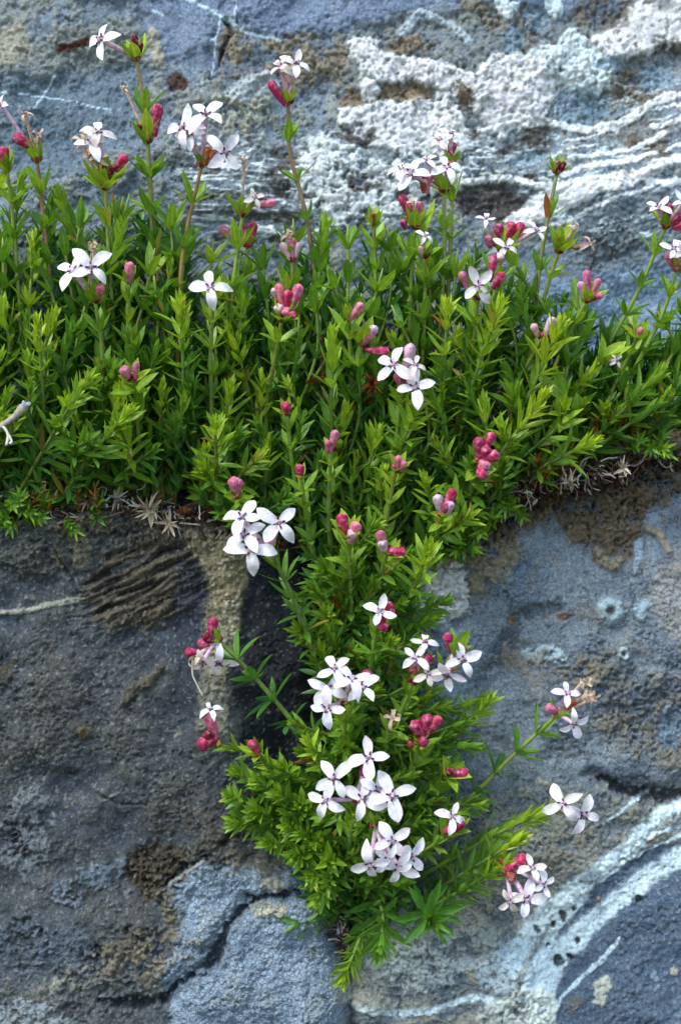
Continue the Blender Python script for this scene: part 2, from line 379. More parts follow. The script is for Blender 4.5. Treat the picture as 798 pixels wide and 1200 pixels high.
m = ell(788, 850, 16, 24); paint(m, (120, 144, 172), 0.8); relief(m, 0)
m = stroke([(560, 770), (640, 900), (700, 930)], 60); paint(m * thr(med, -0.2, 0.3), (112, 122, 136), 0.5)
m = stroke([(690, 905), (730, 926), (760, 936), (798, 936), (900, 936)], [16, 26, 34, 30, 30], 0.9, warp=1.6); paint(m, (80, 82, 88), 0.6); relief(m, -9)
crack([(700, 908), (735, 928), (760, 938), (798, 934), (900, 936)], [6, 12, 18, 16, 10], (40, 40, 44), 0.85, -10, 11)
# slab under the ledge with the banded veins
m = poly([(560, 940), (640, 915), (700, 918), (760, 948), (900, 945), (900, 1400), (405, 1400), (405, 1100), (500, 1060), (560, 1000)], 14)
paint(m, (140, 142, 142), 0.75); relief(m, 6, 2, 0.7)
paint(m * thr(med + fine, 0.0, 0.25), (170, 160, 142), 0.6)
paint(m * thr(-med - fine, 0.15, 0.35), (96, 108, 126), 0.6)
slab = poly([(900, 960), (760, 995), (700, 1035), (650, 1085), (618, 1150), (604, 1400), (900, 1400)], 8)
paint(slab, (84, 108, 140), 0.95); paint(slab * thr(med, 0, .4), (100, 116, 138), 0.5); rough = rough * (1 - slab) + 0.02 * slab
hd -= slab * 4 ; hd -= slab * (fine * 1.3 + med * 4.6 + grit * 1.0 + big * 8)
hd += slab * 0
paint(ell(660, 995, 60, 26, -40), (128, 132, 136), 0.6)
VB = (212, 224, 234)
for pts, w, h in [([(860, 930), (798, 944), (775, 952), (752, 972), (735, 990), (705, 1012), (680, 1034), (655, 1056), (630, 1078), (612, 1105), (600, 1130)], [10, 10, 12, 14, 14, 16, 18, 20, 22, 22, 20], 5),
                  ([(900, 985), (798, 1004), (775, 1016), (755, 1028), (720, 1058), (690, 1085), (660, 1114), (645, 1140), (632, 1170), (626, 1200), (626, 1300)], [24, 24, 22, 20, 20, 22, 24, 26, 26, 26, 26], 5),
                  ([(685, 1050), (668, 1068), (650, 1085), (640, 1110), (622, 1140), (612, 1165)], [10, 14, 10, 12, 16, 10], 3), ([(860, 955), (798, 968), (765, 976), (745, 996), (720, 1018), (700, 1032)], [4, 5, 4, 4, 5, 6], 2),
                  ([(798, 978), (765, 992), (740, 1004), (728, 1008)], 3, 1.5), ([(724, 1100), (705, 1122), (686, 1142), (660, 1166), (650, 1182), (648, 1220)], [4, 6, 5, 4, 3, 3], 1.5),
                  ([(405, 1178), (470, 1190), (510, 1180), (560, 1168), (590, 1172)], [6, 9, 6, 8, 10], 3), ([(760, 930), (735, 942), (710, 960)], 4, 1)]:
    m = stroke(pts, w, 0.7, warp=0.9); m = np.clip(m * (1.15 + fine * 1.6 + med * .8), 0, 1); paint(m, VB, 0.9, False); relief(m, h * 0.25, 0.4, 0.2)
    paint(m * thr(-fine - 0.5 * grit, 0.22, 0.4), (120, 120, 118), 0.6)
for e in [(628, 1087, 3.5, 5), (658, 1073, 4, 7), (675, 1102, 3.5, 4), (655, 1128, 4.5, 8), (668, 1124, 3, 5), (748, 1052, 3.5, 5), (647, 1083, 3, 3), (672, 1065, 3, 3), (640, 1108, 3, 2)]:
    m = ell(*e, -35, big_warp=False); paint(m, (40, 44, 50), 0.9); relief(m, -5)
m = poly([(598, 1160), (650, 1160), (652, 1230), (540, 1230), (560, 1185)], 6); paint(m * thr(fine, -0.4, 0.1), (212, 212, 204), 0.9); relief(m, 3, 3)
m = poly([(556, 1130), (590, 1100), (618, 1092), (610, 1130), (596, 1160), (566, 1160)], 8); paint(m * thr(fine, -0.5, 0), (184, 200, 214), 0.85)
m = poly([(692, 1155), (710, 1142), (716, 1158), (700, 1180), (690, 1182)], 3); paint(m, (182, 178, 166), 0.9); relief(m, 2, 2)
for e, c in [((768, 1143, 4, 7, 0), (150, 172, 190)), ((790, 1140, 5, 6, 0), (190, 178, 160)), ((700, 1053, 3, 3, 0), (180, 140, 110)), ((672, 1175, 8, 12, 20), (128, 120, 112))]:
    m = ell(*e, big_warp=False); paint(m, c, 0.8); relief(m, 2)
m = ell(525, 1142, 24, 14, -10); paint(m, (86, 100, 122), 0.75)
m = ell(460, 1120, 30, 26); paint(m * thr(fine, -0.3, 0.1), (196, 204, 208), 0.7)

for e, c, k_ in [((640, 780, 60, 22, 10), (142, 124, 104), .6), ((700, 600, 40, 30), (134, 118, 98), .5), ((790, 640, 20, 50), (150, 138, 126), .5), ((560, 960, 50, 18, -30), (156, 146, 130), .5), ((640, 1000, 60, 20, -35), (160, 148, 130), .55), ((470, 1090, 50, 30), (186, 190, 188), .6), ((440, 1160, 50, 30), (176, 172, 162), .8), ((500, 1130, 60, 30, -10), (196, 202, 204), .75), ((560, 1080, 50, 24, -30), (172, 170, 164), .7), ((450, 1090, 40, 24), (198, 202, 200), .7), ((540, 1110, 40, 20, -20), (190, 196, 200), .5), ((190, 1110, 44, 26, -20), (158, 142, 116), .6), ((230, 960, 60, 22), (112, 104, 94), .5), ((470, 760, 40, 50), (140, 158, 174), .5)]:
    m = ell(*e); paint(m * thr(fine + 0.7 * med, -0.2, 0.25), c, k_); relief(m, .5, 1.5, .8)
for P_, c, k_ in [([(60, 590), (120, 570), (250, 590), (300, 610), (270, 640), (190, 636), (120, 626), (70, 620)], (140, 124, 102), .75), ([(520, 640), (600, 590), (700, 560), (830, 530), (830, 570), (740, 600), (640, 616), (560, 650)], (132, 112, 88), .8)]:
    m = poly(P_, 12); paint(m * thr(fine + med, -0.4, 0.1), c, k_); paint(m * thr(-fine - grit * .6, 0.15, 0.35), (54, 44, 38), .8); relief(m, 2, 6, 1.2)
# ---- the stone itself is greyer than it looks under a blue sky
lum_ = (col @ np.array([0.3, 0.55, 0.15]))[..., None]
ex_blue = np.clip((col[..., 2:3] - col[..., 0:1]) / (lum_ + 1e-4), 0, 1)
col = col * (1 - 0.25 * ex_blue) + lum_ * 0.25 * ex_blue
col = col * np.array([0.90, 1.02, 1.0])
col = col * (1 + 0.10 * right_m)[..., None] * np.array([1.03, 1.0, 0.96]) * (1 - 0.34 * slab[..., None] * (lum_ < 0.4)) * (1 + 0.16 * upper_m[..., None])
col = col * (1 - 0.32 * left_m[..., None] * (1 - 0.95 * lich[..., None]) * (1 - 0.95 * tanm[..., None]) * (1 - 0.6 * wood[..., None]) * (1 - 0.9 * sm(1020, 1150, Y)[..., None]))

# ---- fine speckle everywhere
paint(thr(grit, 0.28, 0.5), (170, 168, 162), 0.30)
paint(thr(-grit, 0.28, 0.5), (44, 46, 52), 0.38)

# ------------------------------------------------------------------ the three rock bodies
rock_mat, nt, pb, out = new_mat('weathered_limestone')
ac = nd(nt, 'ShaderNodeVertexColor', layer_name='mineral')
ar = nd(nt, 'ShaderNodeAttribute', attribute_name='crumble')
aa = nd(nt, 'ShaderNodeAttribute', attribute_name='crackle')
tc = nd(nt, 'ShaderNodeTexCoord')
def rn(scale, detail=4, rough_=0.6):
    n = nd(nt, 'ShaderNodeTexNoise'); n.inputs['Scale'].default_value = scale; n.inputs['Detail'].default_value = detail; n.inputs['Roughness'].default_value = rough_
    nt.links.new(tc.outputs['Object'], n.inputs['Vector']); return n
def ramp(src, a, b, ca=(0, 0, 0, 1), cb=(1, 1, 1, 1)):
    r = nd(nt, 'ShaderNodeValToRGB'); r.color_ramp.elements[0].position = a; r.color_ramp.elements[1].position = b
    r.color_ramp.elements[0].color = ca; r.color_ramp.elements[1].color = cb
    nt.links.new(src, r.inputs[0]); return r
def mixn(mode, fac, a, b):
    m = nd(nt, 'ShaderNodeMix', data_type='RGBA', blend_type=mode)
    for sck, v in ((0, fac), (6, a), (7, b)):
        if hasattr(v, 'links'): nt.links.new(v, m.inputs[sck])
        else: m.inputs[sck].default_value = v
    return m.outputs[2]
def mth(op, a, b):
    m = nd(nt, 'ShaderNodeMath', operation=op)
    for i, v in enumerate((a, b)):
        if hasattr(v, 'links'): nt.links.new(v, m.inputs[i])
        else: m.inputs[i].default_value = v
    return m.outputs[0]
n1, n2, n3 = rn(900, 8, 0.78), rn(2300, 3, 0.7), rn(260, 5, 0.65)
base = ac.outputs['Color']
bw = nd(nt, 'ShaderNodeRGBToBW'); nt.links.new(base, bw.inputs[0])
base = mixn('MULTIPLY', mth('SUBTRACT', 0.8, mth('MULTIPLY', bw.outputs[0], 0.7)), base, ramp(n1.outputs[0], 0.38, 0.62, (0.42, 0.42, 0.44, 1), (1.5, 1.48, 1.44, 1)).outputs[0])
base = mixn('MULTIPLY', mth('SUBTRACT', 0.65, mth('MULTIPLY', bw.outputs[0], 0.6)), base, ramp(n2.outputs[0], 0.38, 0.62, (0.4, 0.4, 0.42, 1), (1.6, 1.58, 1.54, 1)).outputs[0])
n4 = rn(5200, 2, 0.6)
base = mixn('MULTIPLY', mth('SUBTRACT', 0.75, mth('MULTIPLY', bw.outputs[0], 0.7)), base, ramp(n4.outputs[0], 0.3, 0.7, (0.45, 0.46, 0.48, 1), (1.6, 1.58, 1.52, 1)).outputs[0])
base = mixn('MULTIPLY', 0.5, base, ramp(n3.outputs[0], 0.3, 0.7, (0.72, 0.74, 0.8, 1), (1.22, 1.18, 1.1, 1)).outputs[0])
pits = ramp(n2.outputs[0], 0.30, 0.37, (1, 1, 1, 1), (0, 0, 0, 1))
base = mixn('MIX', mth('MULTIPLY', pits.outputs[0], ar.outputs['Fac']), base, (0.02, 0.019, 0.018, 1))
vor = nd(nt, 'ShaderNodeTexVoronoi', feature='DISTANCE_TO_EDGE'); vor.inputs['Scale'].default_value = 560
vw = mixn('ADD', 0.0009, tc.outputs['Object'], n3.outputs['Color'])
nt.links.new(vw, vor.inputs['Vector'])
vr = ramp(vor.outputs['Distance'], 0.0, 0.16)
dark = mth('MULTIPLY', mth('SUBTRACT', 1.0, vr.outputs[0]), mth('MULTIPLY', aa.outputs['Fac'], 0.45))
base = mixn('MIX', dark, base, (0.12, 0.15, 0.20, 1))
nt.links.new(base, pb.inputs['Base Color'])
pb.inputs['Roughness'].default_value = 0.78
pb.inputs['Specular IOR Level'].default_value = 0.35
hsum = mth('ADD', mth('MULTIPLY', n1.outputs[0], 1.0), mth('MULTIPLY', n2.outputs[0], 0.5))
hsum = mth('MULTIPLY', hsum, mth('ADD', ar.outputs['Fac'], 0.10))
hsum = mth('ADD', hsum, mth('MULTIPLY', mth('MULTIPLY', vr.outputs[0], aa.outputs['Fac']), 0.4))
bmp = nd(nt, 'ShaderNodeBump'); bmp.inputs['Strength'].default_value = 0.9; bmp.inputs['Distance'].default_value = 0.0013
nt.links.new(hsum, bmp.inputs['Height']); nt.links.new(bmp.outputs[0], pb.inputs['Normal'])

def interp(v, pts):
    a = np.array(pts, float); return np.interp(v, a[:, 0], a[:, 1])

ex = 26 * fbm(X, Y, 90, 4, 120) + 8 * w1
def top_left(x): return interp(x, [(-2500, 560), (0, 600), (60, 590), (110, 572), (160, 580), (220, 600), (300, 612), (390, 660)])
def top_right(x): return interp(x, [(380, 690), (470, 655), (520, 632), (600, 600), (660, 575), (798, 545), (2500, 420)])
crack_l = interp(Y, [(600, 382), (700, 378), (900, 384), (1040, 384), (1120, 398), (1240, 404), (3000, 430)])
crack_r = interp(Y, [(600, 400), (700, 398), (900, 402), (1040, 400), (1120, 406), (1240, 410), (3000, 450)])
s_left = np.minimum(crack_l - X + ex * 0.35, Y - top_left(X) + ex * 0.9)
s_right = np.minimum(X - crack_r + ex * 0.35, Y - top_right(X) + ex * 0.9)
GRID = gx.size

def rock(name, keep, base_h, drop):
    k = (D - base_h) / D
    h = base_h + hd - drop
    co = np.stack([(X - 399) * k, -h, (600 - Y) * k], -1).reshape(-1, 3) * S
    ny, nx = X.shape
    kq = keep[:-1, :-1] & keep[1:, :-1] & keep[:-1, 1:] & keep[1:, 1:]
    idx = np.arange(ny * nx).reshape(ny, nx)
    q = np.stack([idx[1:, :-1][kq], idx[1:, 1:][kq], idx[:-1, 1:][kq], idx[:-1, :-1][kq]], -1)
    used = np.zeros(ny * nx, bool); used[q.ravel()] = True
    remap = np.cumsum(used) - 1
    q = remap[q]; co = co[used]
    me = bpy.data.meshes.new(name)
    me.vertices.add(len(co)); me.vertices.foreach_set('co', co.astype(np.float32).ravel())
    me.loops.add(q.size); me.loops.foreach_set('vertex_index', q.astype(np.int32).ravel())
    me.polygons.add(len(q)); me.polygons.foreach_set('loop_start', np.arange(0, q.size, 4, dtype=np.int32))
    me.update(calc_edges=True)
    me.shade_smooth()
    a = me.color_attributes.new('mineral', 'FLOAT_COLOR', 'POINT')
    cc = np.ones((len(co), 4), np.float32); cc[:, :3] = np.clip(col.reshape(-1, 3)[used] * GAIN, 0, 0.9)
    a.data.foreach_set('color', cc.ravel())
    for nm, arr in (('crumble', rough), ('crackle', areo)):
        a = me.attributes.new(nm, 'FLOAT', 'POINT'); a.data.foreach_set('value', arr.reshape(-1)[used].astype(np.float32))
    me.materials.append(rock_mat)
    o = bpy.data.objects.new(name, me); C.objects.link(o)
    return o

def edge_drop(s, r=46, deep=70):
    t = 1 - np.clip(s / r, 0, 1)
    return deep * (1 - np.sqrt(np.clip(1 - (t * 0.93) ** 2, 0, 1))) + np.clip(-s, 0, 80) * 2.0

ub = -95 - 0.11 * np.clip(X - 300, 0, 900) + 0.03 * np.clip(300 - X, 0, 900) - 0.22 * np.clip(200 - Y, 0, 2600) - 60 * sm(560, 760, Y)
o = rock('upper_rock_face', Y < 1290, ub, 0 * X)
tag(o, 'pale grey limestone face with white calcite crust and veins behind the flowers', kind='structure')
lb = 5 - 46 * sm(262, 345, X) * sm(560, 640, Y) * (1 - sm(930, 1040, Y)) + 14 * sm(1020, 1100, Y)
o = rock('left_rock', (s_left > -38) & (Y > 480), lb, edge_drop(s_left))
tag(o, 'dark grey rock left of the crack with a brown ridged patch and a thin pale vein', kind='structure')
o = rock('right_rock', (s_right > -38) & (Y > 380), -12 - 0.03 * np.clip(X - 400, 0, 800) - 12 * sm(780, 560, Y), edge_drop(s_right))
tag(o, 'blue grey rock right of the crack with banded white veins low down', kind='structure')

# ------------------------------------------------------------------ plant materials
def plant_mat(name, trans=0.35, rough_=0.45, spec=0.4, mode='leaf'):
    m, nt, pb, out = new_mat(name)
    oi = nd(nt, 'ShaderNodeObjectInfo')
    src = oi.outputs['Color']
    at = nd(nt, 'ShaderNodeAttribute', attribute_name='shape')      # r along the blade, g distance from the midrib
    sp = nd(nt, 'ShaderNodeSeparateColor'); nt.links.new(at.outputs['Color'], sp.inputs[0])
    tc = nd(nt, 'ShaderNodeTexCoord')
    nz = nd(nt, 'ShaderNodeTexNoise'); nz.inputs['Scale'].default_value = 500; nz.inputs['Detail'].default_value = 3
    geo = nd(nt, 'ShaderNodeNewGeometry'); nt.links.new(geo.outputs['Position'], nz.inputs['Vector'])
    def ramp(srcs, pts):
        r = nd(nt, 'ShaderNodeValToRGB')
        while len(r.color_ramp.elements) < len(pts): r.color_ramp.elements.new(0.5)
        for e, (p, c) in zip(r.color_ramp.elements, pts): e.position = p; e.color = (*c, 1)
        nt.links.new(srcs, r.inputs[0]); return r.outputs[0]
    def mix(mode_, fac, a, b):
        x = nd(nt, 'ShaderNodeMix', data_type='RGBA', blend_type=mode_)
        for k_, v in ((0, fac), (6, a), (7, b)):
            if hasattr(v, 'links'): nt.links.new(v, x.inputs[k_])
            else: x.inputs[k_].default_value = v
        return x.outputs[2]
    c = mix('MULTIPLY', 1.0, src, ramp(nz.outputs[0], [(0.3, (0.78, 0.8, 0.78)), (0.7, (1.22, 1.18, 1.15))]))
    if mode == 'leaf':
        c = mix('MULTIPLY', 1.0, c, ramp(sp.outputs[1], [(0.0, (1.55, 1.42, 1.3)), (0.22, (0.92, 0.94, 0.92)), (0.8, (1.0, 1.0, 1.0)), (1.0, (1.35, 1.3, 1.2))]))
        c = mix('MULTIPLY', 1.0, c, ramp(sp.outputs[0], [(0.0, (1.25, 1.15, 0.9)), (0.3, (1, 1, 1)), (0.93, (1, 1, 1)), (1.0, (1.7, 1.2, 0.8))]))
    elif mode == 'petal':
        c = mix('MULTIPLY', 1.0, c, ramp(sp.outputs[0], [(0.0, (0.90, 0.80, 0.88)), (0.12, (0.98, 0.96, 0.98)), (0.4, (1, 1, 1)), (1.0, (1, 1, 1))]))
    elif mode == 'bud':
        c = mix('MULTIPLY', 1.0, c, ramp(sp.outputs[0], [(0.0, (0.85, 1.0, 0.8)), (0.25, (0.9, 0.85, 0.9)), (0.7, (0.97, 0.94, 0.96)), (1.0, (1.0, 1.0, 1.0))]))
    if mode == 'bud':
        n3 = nd(nt, 'ShaderNodeTexNoise'); n3.inputs['Scale'].default_value = 700; n3.inputs['Detail'].default_value = 4; nt.links.new(geo.outputs['Position'], n3.inputs['Vector'])
        c = mix('MULTIPLY', 1.0, c, ramp(n3.outputs[0], [(0.36, (0.78, 0.6, 0.7)), (0.5, (1, 1, 1))]))
        c = mix('MIX', ramp(n3.outputs[0], [(0.52, (0, 0, 0)), (0.68, (0.5, 0.5, 0.5))]), c, (0.80, 0.50, 0.56, 1))
    nt.links.new(c, pb.inputs['Base Color'])
    pb.inputs['Roughness'].default_value = rough_
    pb.inputs['Specular IOR Level'].default_value = spec
    bm = nd(nt, 'ShaderNodeBump'); bm.inputs['Strength'].default_value = 0.35; bm.inputs['Distance'].default_value = 0.0004
    n2 = nd(nt, 'ShaderNodeTexNoise'); n2.inputs['Scale'].default_value = 1800; nt.links.new(geo.outputs['Position'], n2.inputs['Vector'])
    nt.links.new(n2.outputs[0], bm.inputs['Height']); nt.links.new(bm.outputs[0], pb.inputs['Normal'])
    if trans:
        tr = nd(nt, 'ShaderNodeBsdfTranslucent'); nt.links.new(mix('MULTIPLY', 1.0, c, (1.15, 1.1, 0.7, 1) if mode == 'leaf' else (1, 0.95, 1, 1)), tr.inputs[0])
        ms = nd(nt, 'ShaderNodeMixShader'); ms.inputs[0].default_value = trans
        nt.links.new(pb.outputs[0], ms.inputs[1]); nt.links.new(tr.outputs[0], ms.inputs[2]); nt.links.new(ms.outputs[0], out.inputs[0])
    return m

M_LEAF = plant_mat('green_leaf', 0.34, 0.38, 0.5)
M_STEM = plant_mat('stem_skin', 0.0, 0.5, 0.35, 'stem')
M_PETAL = plant_mat('white_petal', 0.3, 0.6, 0.2, 'petal')
M_BUD = plant_mat('pink_bud', 0.22, 0.68, 0.22, 'bud')
M_DRY = plant_mat('dry_leaf', 0.1, 0.85, 0.1, 'dry')

def mesh(name, v, f, mat, shape=None, smooth=True):
    me = bpy.data.meshes.new(name)
    me.from_pydata([tuple(p) for p in v], [], f)
    if smooth: me.shade_smooth()
    a = me.color_attributes.new('shape', 'FLOAT_COLOR', 'POINT')
    if shape is None: shape = [(0.5, 0.5)] * len(v)
    a.data.foreach_set('color', np.array([(s[0], s[1], 0, 1) for s in shape], np.float32).ravel())
    me.materials.append(mat)
    return me

def strip(name, L, halfw, zf, xf, mat, across=1, fold=0.0, arch=0.0):
    """a blade of unit length along +Y: halfw(t), height zf(t), sideways xf(t); fold is a V along the midrib"""
    v, f, sh = [], [], []
    n = across * 2 + 1
    for i in range(L + 1):
        t = i / L
        for j in range(n):
            u = (j - across) / across
            v.append((xf(t) + u * halfw(t), t, zf(t) + fold * abs(u) * halfw(t) - arch * u * u * halfw(t)))
            sh.append((t, abs(u)))
    for i in range(L):
        for j in range(n - 1):
            a = i * n + j
            f.append((a, a + 1, a + n + 1, a + n))
    return mesh(name, v, f, mat, sh)

def leafw(w, base=0.45, peak=0.45):
    def g(t):
        if t < peak: return w * (base + (1 - base) * math.sin(t / peak * math.pi / 2))
        q = (t - peak) / (1 - peak)
        return w * max(0.03, (1 - q ** 2.1))
    return g
LEAVES = []
for i in range(9):
    r = random.Random(i)
    cv, sd = r.uniform(-0.16, 0.26), r.uniform(-0.07, 0.07)
    LEAVES.append(strip('leaf', 7, leafw(r.uniform(0.108, 0.138)), lambda t, c=cv: c * t * t, lambda t, s=sd: s * t * t, M_LEAF, 1, 0.42))
BRACTS = [strip('bract', 6, leafw(w, 0.5, 0.4), lambda t, c=cv: c * t * t, lambda t: 0, M_LEAF, 1, 0.5) for w, cv in ((0.19, 0.3), (0.21, 0.45), (0.17, 0.15), (0.2, 0.0))]
def petw(w):
    def g(t):
        if t < 0.58: return w * (0.60 + 0.40 * math.sin(t / 0.58 * math.pi / 2) ** 1.3)
        q = (t - 0.58) / 0.42
        return w * max(0.10, (1 - q ** 2.5) * 0.9 + 0.1 * (1 - q))
    return g
PETALS = []
for i, (w, up, back, side) in enumerate([(0.25, 0.2, -0.30, 0), (0.275, 0.10, -0.15, 0.03), (0.225, 0.3, -0.6, -0.05), (0.26, 0.05, -0.40, 0.06), (0.235, 0.4, -0.35, -0.07), (0.265, 0.25, -0.8, 0.0), (0.24, 0.0, 0.25, 0.05)]):
    PETALS.append(strip('petal', 8, petw(w), lambda t, a=up, b=back: a * t + b * t * t * t, lambda t, s=side: s * math.sin(t * 3), M_PETAL, 2, 0.0, -0.22))
CURLED = []
for i, (w, a) in enumerate([(0.16, 2.6), (0.13, 3.6), (0.17, -2.4), (0.12, -3.2)]):
    v, f, sh = [], [], []
    y, z, an = 0, 0, 0.25
    for k in range(9):
        t = k / 8; hw = petw(w)(t) * (0.9 - 0.25 * t)
        for j in (-1, 0, 1):
            v.append((j * hw + 0.05 * math.sin(t * 5), y, z + (0.6 * hw if j else 0))); sh.append((t, abs(j)))
        y += math.cos(an) / 8; z += math.sin(an) / 8; an += a / 8
        if k < 8:
            for j in (0, 1): f.append((k * 3 + j, k * 3 + j + 1, k * 3 + j + 4, k * 3 + j + 3))
    CURLED.append(mesh('petal', v, f, M_PETAL, sh))

def lathe(name, prof, mat, sides=10, lobes=0.0):
    v, f, sh = [], [], []
    for t, r in prof:
        for k in range(sides):
            a = 2 * math.pi * k / sides
            rr = r * (1 + lobes * math.cos(4 * a) * t)
            v.append((rr * math.cos(a), t, rr * math.sin(a))); sh.append((t, 0.5))
    for i in range(len(prof) - 1):
        for k in range(sides):
            a, b = i * sides + k, i * sides + (k + 1) % sides
            f.append((a, b, b + sides, a + sides))
    f.append(tuple(range(sides))[::-1]); f.append(tuple((len(prof) - 1) * sides + k for k in range(sides)))
    return mesh(name, v, f, mat, sh)
BUDS = [lathe('bud', [(0, .5), (.15, .6), (.4, .70), (.6, .80), (.74, .92), (.85, .88), (.94, .58), (1.0, .12)], M_BUD, 16, 0.13),
        lathe('bud', [(0, .5), (.2, .72), (.45, .86), (.7, .95), (.84, .95), (.93, .75), (.98, .42), (1.0, .12)], M_BUD, 16, 0.20)]
CALYX = lathe('calyx', [(0, .35), (.25, .8), (.5, 1.0), (.75, .85), (1.0, .3)], M_BUD, 8)
# four dark anthers standing round a tiny throat
def stamen_mesh():
    v, f, sh = [], [], []
    for k in range(4):
        a = math.pi / 4 + k * math.pi / 2 + 0.2
        dx, dy = math.cos(a), math.sin(a)
        c0, c1 = (0.07, 0.05), (0.235, 0.16)
        b = len(v)
        ring_ = []
        for i, (r_, z, w) in enumerate([(0.09, .02, .018), (0.13, .09, .040), (0.20, .13, .044), (0.25, .13, .02)]):
            for q in range(5):
                t = 2 * math.pi * q / 5
                v.append((dx * r_ - dy * w * math.cos(t), dy * r_ + dx * w * math.cos(t), z + w * math.sin(t))); sh.append((0.5, 0.5))
        for i in range(3):
            for q in range(5):
                f.append((b + i * 5 + q, b + i * 5 + (q + 1) % 5, b + (i + 1) * 5 + (q + 1) % 5, b + (i + 1) * 5 + q))
        f.append(tuple(b + 15 + q for q in range(5)))
    return mesh('stamens', v, f, M_BUD, sh)
STAMENS = stamen_mesh()

def link(name, me, parent, M=None, color=None):
    o = bpy.data.objects.new(name, me); C.objects.link(o)
    if parent is not None: o.parent = parent
    if M is not None: o.matrix_basis = M
    if color is not None: o.color = (*color, 1)
    return o

def frame(y, zhint):
    y = y.normalized()
    x = y.cross(zhint)
    if x.length < 1e-4: x = y.cross(Vector((0.3, 0.5, 0.8)))
    x.normalize()
    return x, y, x.cross(y)

def mat4(x, y, z, loc, sx, sy, sz):
    M = Matrix.Identity(4)
    for i in range(3):
        M[i][0], M[i][1], M[i][2], M[i][3] = x[i] * sx, y[i] * sy, z[i] * sz, loc[i]
    return M

def catmull(pts, n):
    p = [pts[0] * 2 - pts[1]] + pts + [pts[-1] * 2 - pts[-2]]
    out = []
    for i in range(1, len(p) - 2):
        for k in range(n):
            t = k / n
            out.append(0.5 * ((2 * p[i]) + (p[i + 1] - p[i - 1]) * t + (2 * p[i - 1] - 5 * p[i] + 4 * p[i + 1] - p[i + 2]) * t * t + (3 * p[i] - p[i - 1] - 3 * p[i + 1] + p[i + 2]) * t ** 3))
    out.append(p[-2])
    return out

def tube(name, pts, rads, mat, sides=7, shape=True):
    v, f, sh = [], [], []
    up = Vector((0.2, -1, 0.1))
    for i, (p, r) in enumerate(zip(pts, rads)):
        tan = (pts[min(i + 1, len(pts) - 1)] - pts[max(i - 1, 0)]).normalized()
        x, y, z = frame(tan, up)
        for k in range(sides):
            a = 2 * math.pi * k / sides
            v.append(p + x * r * math.cos(a) + z * r * math.sin(a)); sh.append((i / max(1, len(pts) - 1), 0.5))
    for i in range(len(pts) - 1):
        for k in range(sides):
            a, b = i * sides + k, i * sides + (k + 1) % sides
            f.append((a, b, b + sides, a + sides))
    f.append(tuple(range(sides))[::-1]); f.append(tuple((len(pts) - 1) * sides + k for k in range(sides)))
    return mesh(name, v, f, mat, sh)

G_YOUNG, G_MID, G_OLD = np.array(lin((160, 192, 58))), np.array(lin((110, 156, 50))), np.array(lin((58, 114, 50)))
def green(a, warm=0.0, jit=0.12):
    a = min(max(a, 0), 1)
    c = G_YOUNG + (G_MID - G_YOUNG) * min(1, a / 0.35) if a < 0.35 else G_MID + (G_OLD - G_MID) * (a - 0.35) / 0.65
    k = 1 + rnd.uniform(-jit, jit)
    c = c * k
    c = c * np.array([1 + 0.25 * warm, 1 + 0.05 * warm, 1 - 0.3 * warm])
    return tuple(np.clip(c, 0, 1))
BUDC = {'m': lin((190, 58, 100)), 'p': lin((222, 128, 150)), 'l': lin((238, 200, 212)), 'r': lin((128, 34, 46)), 'b': lin((170, 80, 60)), 'w': lin((232, 214, 200)), 'o': lin((196, 120, 60))}
WHITE = lin((251, 246, 250)); LILAC = lin((226, 204, 218)); FADED = lin((222, 198, 170)); CREAM = lin((238, 228, 218))

